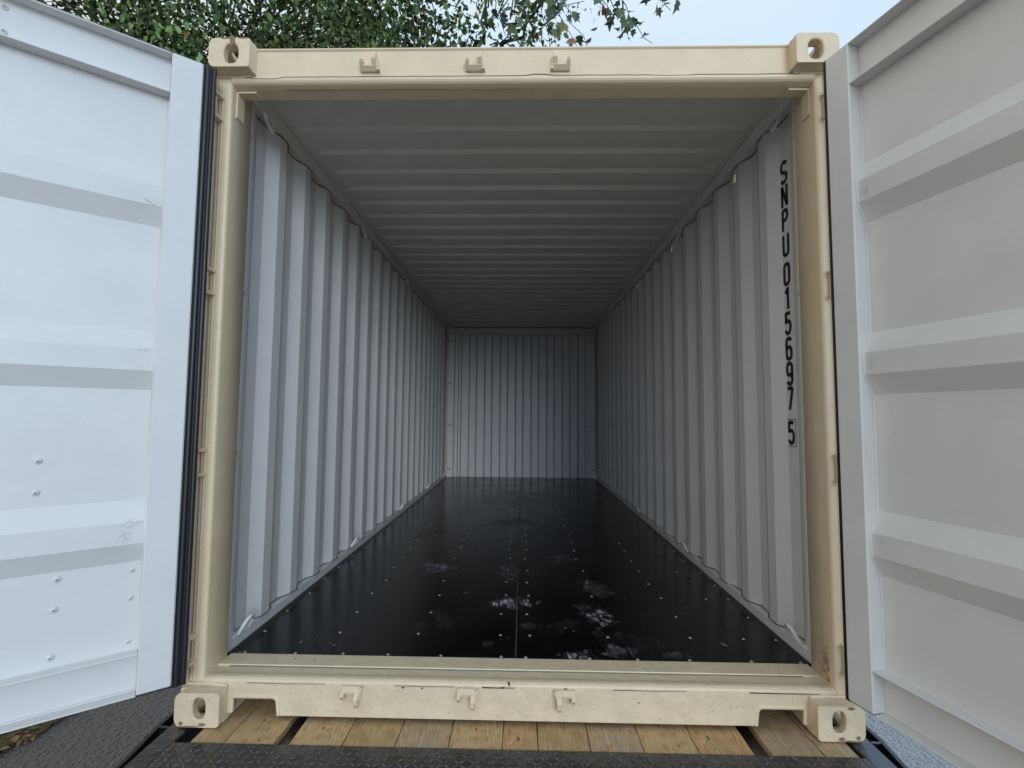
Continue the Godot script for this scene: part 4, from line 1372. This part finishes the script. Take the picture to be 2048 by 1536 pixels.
# ------------------------------------------------------------------ scene
func _ready() -> void:
	var cam := Camera3D.new()
	cam.name = "camera"
	cam.fov = rad_to_deg(2.0 * atan(768.0 / 960.84))
	cam.near = 0.02
	cam.far = 600.0
	cam.position = Vector3(0.01895, 1.12015, 1.76784)
	cam.rotation = Vector3(0.0658, 0.02132, 0.00822)
	add_child(cam)
	cam.current = true
	var env := Environment.new()
	env.background_mode = Environment.BG_SKY
	var sky := Sky.new()
	sky.sky_material = make_sky()
	env.sky = sky
	env.background_energy_multiplier = 1.0
	env.tonemap_mode = Environment.TONE_MAPPER_LINEAR
	env.tonemap_exposure = 0.82
	env.sdfgi_enabled = true
	env.ssao_enabled = true
	env.ssil_enabled = true
	var we := WorldEnvironment.new()
	we.name = "world_environment"
	we.environment = env
	add_child(we)
	var sun := DirectionalLight3D.new()
	sun.name = "sun"
	sun.light_color = Color(0.95, 0.98, 1.0)
	sun.light_energy = 0.5
	sun.light_angular_distance = 28.0
	sun.shadow_enabled = true
	add_child(sun)
	sun.look_at_from_position(Vector3(2.5, 2.0, 9.0), Vector3.ZERO)

	make_materials()

	# ground
	var st := begin()
	quad(st, Vector3(-250, -0.755, 250), Vector3(-250, -0.755, -250), Vector3(250, -0.755, -250), Vector3(250, -0.755, 250))
	tag(obj("ground", st, M.asphalt, self), "pale grey gravelly yard under and around the trailer", "", "", "structure")
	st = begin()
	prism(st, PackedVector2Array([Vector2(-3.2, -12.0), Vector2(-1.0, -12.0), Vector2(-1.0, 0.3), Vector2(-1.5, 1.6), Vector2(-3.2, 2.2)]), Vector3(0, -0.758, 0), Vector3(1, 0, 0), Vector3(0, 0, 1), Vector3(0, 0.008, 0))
	tag(obj("shaded_ground_strip", st, M.shaded_ground, self), "dark rough ground strip between the trailer and the verge, tree shade put into its colour", "", "", "structure")
	st = begin()
	var rng := RandomNumberGenerator.new()
	rng.seed = 17
	var en := noise(18, 1.0, 3)
	var vp := PackedVector2Array([Vector2(-60, -60), Vector2(-60, 40)])
	var z := 40.0
	while z > -60.0:
		vp.append(Vector2(-2.76 + 0.10 * en.get_noise_1d(z * 1.0) + 0.05 * en.get_noise_1d(z * 6.0 + 50.0) + rng.randf_range(-0.008, 0.008), z))
		z -= 0.018 if absf(z + 1.0) < 1.6 else 0.7
	prism(st, vp, Vector3(0, -0.755, 0), Vector3(1, 0, 0), Vector3(0, 0, 1), Vector3(0, 0.016, 0))
	tag(obj("verge", st, M.verge, self), "brown leaf-littered verge with a ragged edge left of the asphalt", "", "", "structure")

	# container
	var c := thing("shipping_container", "cream painted shipping container with both end doors wide open", "shipping container")
	for sx in [-1.0, 1.0]:
		for top in [true, false]: corner_casting(c, sx, top)
	door_frame(c)
	side_wall(c, -1.0, "side_wall", [])
	side_wall(c, 1.0, "side_wall", [-0.8175, -1.9295, -3.0415, -4.1535])
	roof(c)
	end_wall(c)
	floor_boards(c)
	lettering(c)
	hinges(c, -1.0)
	hinges(c, 1.0)
	var dl := door(c, -1.1965, 0.0531, -51.3, -1.0, 0.098, 0.044)
	tag(dl, "left door leaf lit blue-white, with bolt heads on its inside")
	for b in [[0.381, 0.963], [0.382, 0.863], [0.318, 0.582], [0.320, 0.487], [0.322, 0.338], [0.127, 0.576], [0.128, 0.482], [0.127, 0.336], [0.534, 2.408], [0.532, 2.328]]:
		bolt(dl, -b[0], b[1], -0.0505 if b[1] < 2.3 else -0.048, 0.011 if b[0] > 0.2 else 0.009)
	for q in [[0.130, 1.872, 0.10, 0.05, 1], [0.135, 0.742, 0.11, 0.05, 2], [0.15, 0.70, 0.06, 0.07, 3], [0.125, 1.34, 0.07, 0.03, 4]]:
		grime(dl, -q[0], q[1], q[2], q[3], q[4])
	var dr := door(c, 1.1311, 0.0472, 15.76, 1.0, 0.090, 0.018)
	tag(dr, "right door leaf in shade, beige grey inside")

	for q in [[0.118, 1.305, 0.05, 0.075, 5], [0.120, 1.895, 0.05, 0.07, 6], [0.125, 0.728, 0.05, 0.035, 7]]:
		grime(dr, q[0], q[1], q[2], q[3], q[4])
	trailer()
	litter()

	# trees
	tree("broadleaf_tree", "dense green broadleaf tree filling the sky above the left door", "", Vector3(-7.2, -0.75, -6.4), Vector3(-6.2, 6.6, -5.6), 0.26, [
		[Vector3(-5.6, 6.4, -4.2), Vector3(2.2, 1.7, 1.8), 235, 44, 0.26, 0.085], [Vector3(-4.0, 7.4, -5.6), Vector3(2.0, 1.8, 1.7), 215, 44, 0.26, 0.085],
		[Vector3(-6.8, 8.6, -5.8), Vector3(2.6, 2.0, 2.6), 160, 30, 0.32, 0.11], [Vector3(-3.2, 9.2, -4.4), Vector3(2.2, 1.5, 2.2), 90, 30, 0.32, 0.11],
		[Vector3(-7.6, 5.0, -7.5), Vector3(2.4, 2.2, 2.4), 150, 30, 0.32, 0.11], [Vector3(-4.9, 6.0, -8.6), Vector3(2.6, 2.4, 2.0), 170, 30, 0.32, 0.11]], 501, 0.05)
	tree("broadleaf_tree", "tall broadleaf tree standing farther back behind the nearer crown", "", Vector3(-9.6, -0.75, -15.0), Vector3(-8.4, 9.0, -14.0), 0.3, [
		[Vector3(-7.6, 9.8, -11.5), Vector3(2.8, 3.0, 1.6), 260, 30, 0.36, 0.16], [Vector3(-5.2, 12.0, -12.0), Vector3(2.4, 2.8, 1.6), 230, 30, 0.36, 0.16],
		[Vector3(-10.5, 9.0, -11.0), Vector3(2.6, 2.8, 1.8), 160, 30, 0.4, 0.16]], 617, 0.04)
	var t2 := tree("slender_tree", "slender tree with sparse leafy branches trailing above the container roof", "", Vector3(-1.9, -0.75, -9.8), Vector3(-1.2, 8.6, -7.4), 0.17, [
		[Vector3(-1.7, 7.3, -5.9), Vector3(1.3, 1.3, 1.0), 105, 24, 0.20, 0.10], [Vector3(-0.5, 7.6, -5.8), Vector3(1.1, 1.2, 0.9), 52, 20, 0.18, 0.10],
		[Vector3(0.5, 8.2, -5.7), Vector3(0.9, 0.7, 0.8), 14, 16, 0.16, 0.10], [Vector3(-2.6, 8.9, -6.8), Vector3(1.6, 1.2, 1.4), 60, 24, 0.25, 0.10]], 733, 0.06)
	hanging_sprays(t2)

func litter() -> void:
	var rng := RandomNumberGenerator.new()
	rng.seed = 55
	var mm := MultiMesh.new()
	mm.transform_format = MultiMesh.TRANSFORM_3D
	mm.use_colors = true
	mm.mesh = leaf_mesh(false)
	mm.instance_count = 900
	for i in 900:
		var lx := -2.78 - absf(rng.randfn()) * 0.35 if i < 880 else rng.randf_range(-2.9, -1.35)
		var p := Vector3(lx, -0.733 if lx < -2.8 else -0.744, rng.randf_range(-3.5, 0.6))
		mm.set_instance_transform(i, Transform3D(Basis.from_euler(Vector3(-PI * 0.5 + rng.randf_range(-0.35, 0.35), rng.randf() * TAU, rng.randf_range(-0.3, 0.3))).scaled(Vector3.ONE * rng.randf_range(0.025, 0.07)), p))
		var k := rng.randf_range(0.5, 1.3)
		mm.set_instance_color(i, Color(0.17 * k, 0.10 * k, 0.04 * k) if rng.randf() < 0.8 else Color(0.10 * k, 0.11 * k, 0.03))
	var mi := MultiMeshInstance3D.new()
	mi.name = "fallen_leaves"
	mi.multimesh = mm
	mi.material_override = M.leaf
	add_child(mi, true)
	tag(mi, "brown fallen leaves lying on the verge and dark ground left of the trailer", "leaves", "", "stuff")
	var spots := [[-1.11, -2.49, 0.03], [1.10, -1.52, 0.02], [1.08, -1.62, 0.018], [1.12, -1.70, 0.015], [1.10, -0.92, 0.02], [-1.14, -0.275, 0.016], [-1.12, -0.262, 0.02], [-0.92, -0.30, 0.012], [-0.86, -0.315, 0.009], [-0.80, -0.30, 0.010], [-0.78, -0.33, 0.008], [1.02, -1.28, 0.02], [0.55, -1.5, 0.010], [-1.05, -1.9, 0.014], [1.09, -2.0, 0.016], [0.9, -0.40, 0.016], [1.05, -1.45, 0.014], [0.98, -1.75, 0.013], [0.25, -0.50, 0.008], [0.22, -0.46, 0.007], [0.60, -0.90, 0.008]]
	var T := begin()
	for s in spots:
		for k in 1:
			var p := Vector3(s[0] + rng.randf_range(-0.05, 0.05), YF + 0.0012, s[1] + rng.randf_range(-0.04, 0.04))
			var r: float = s[2] * rng.randf_range(0.5, 1.0)
			var a := rng.randf() * TAU
			var ex := Vector3(cos(a), rng.randf_range(-0.05, 0.2), sin(a))
			var ey := Vector3(-sin(a), rng.randf_range(-0.1, 0.3), cos(a)) * rng.randf_range(0.25, 0.6)
			prism(T, blob(int(rng.randf() * 900), r, r, 8), p + Vector3(0, r * 0.16, 0), ex, ey, Vector3(0, 0.0008, 0))
	var m := mat(lin(0.24, 0.19, 0.13), 0.9)
	var o := obj("leaf_crumbs", T, m, self)
	tag(o, "dry leaf crumbs and wood chips scattered on the black container floor", "debris", "", "stuff")
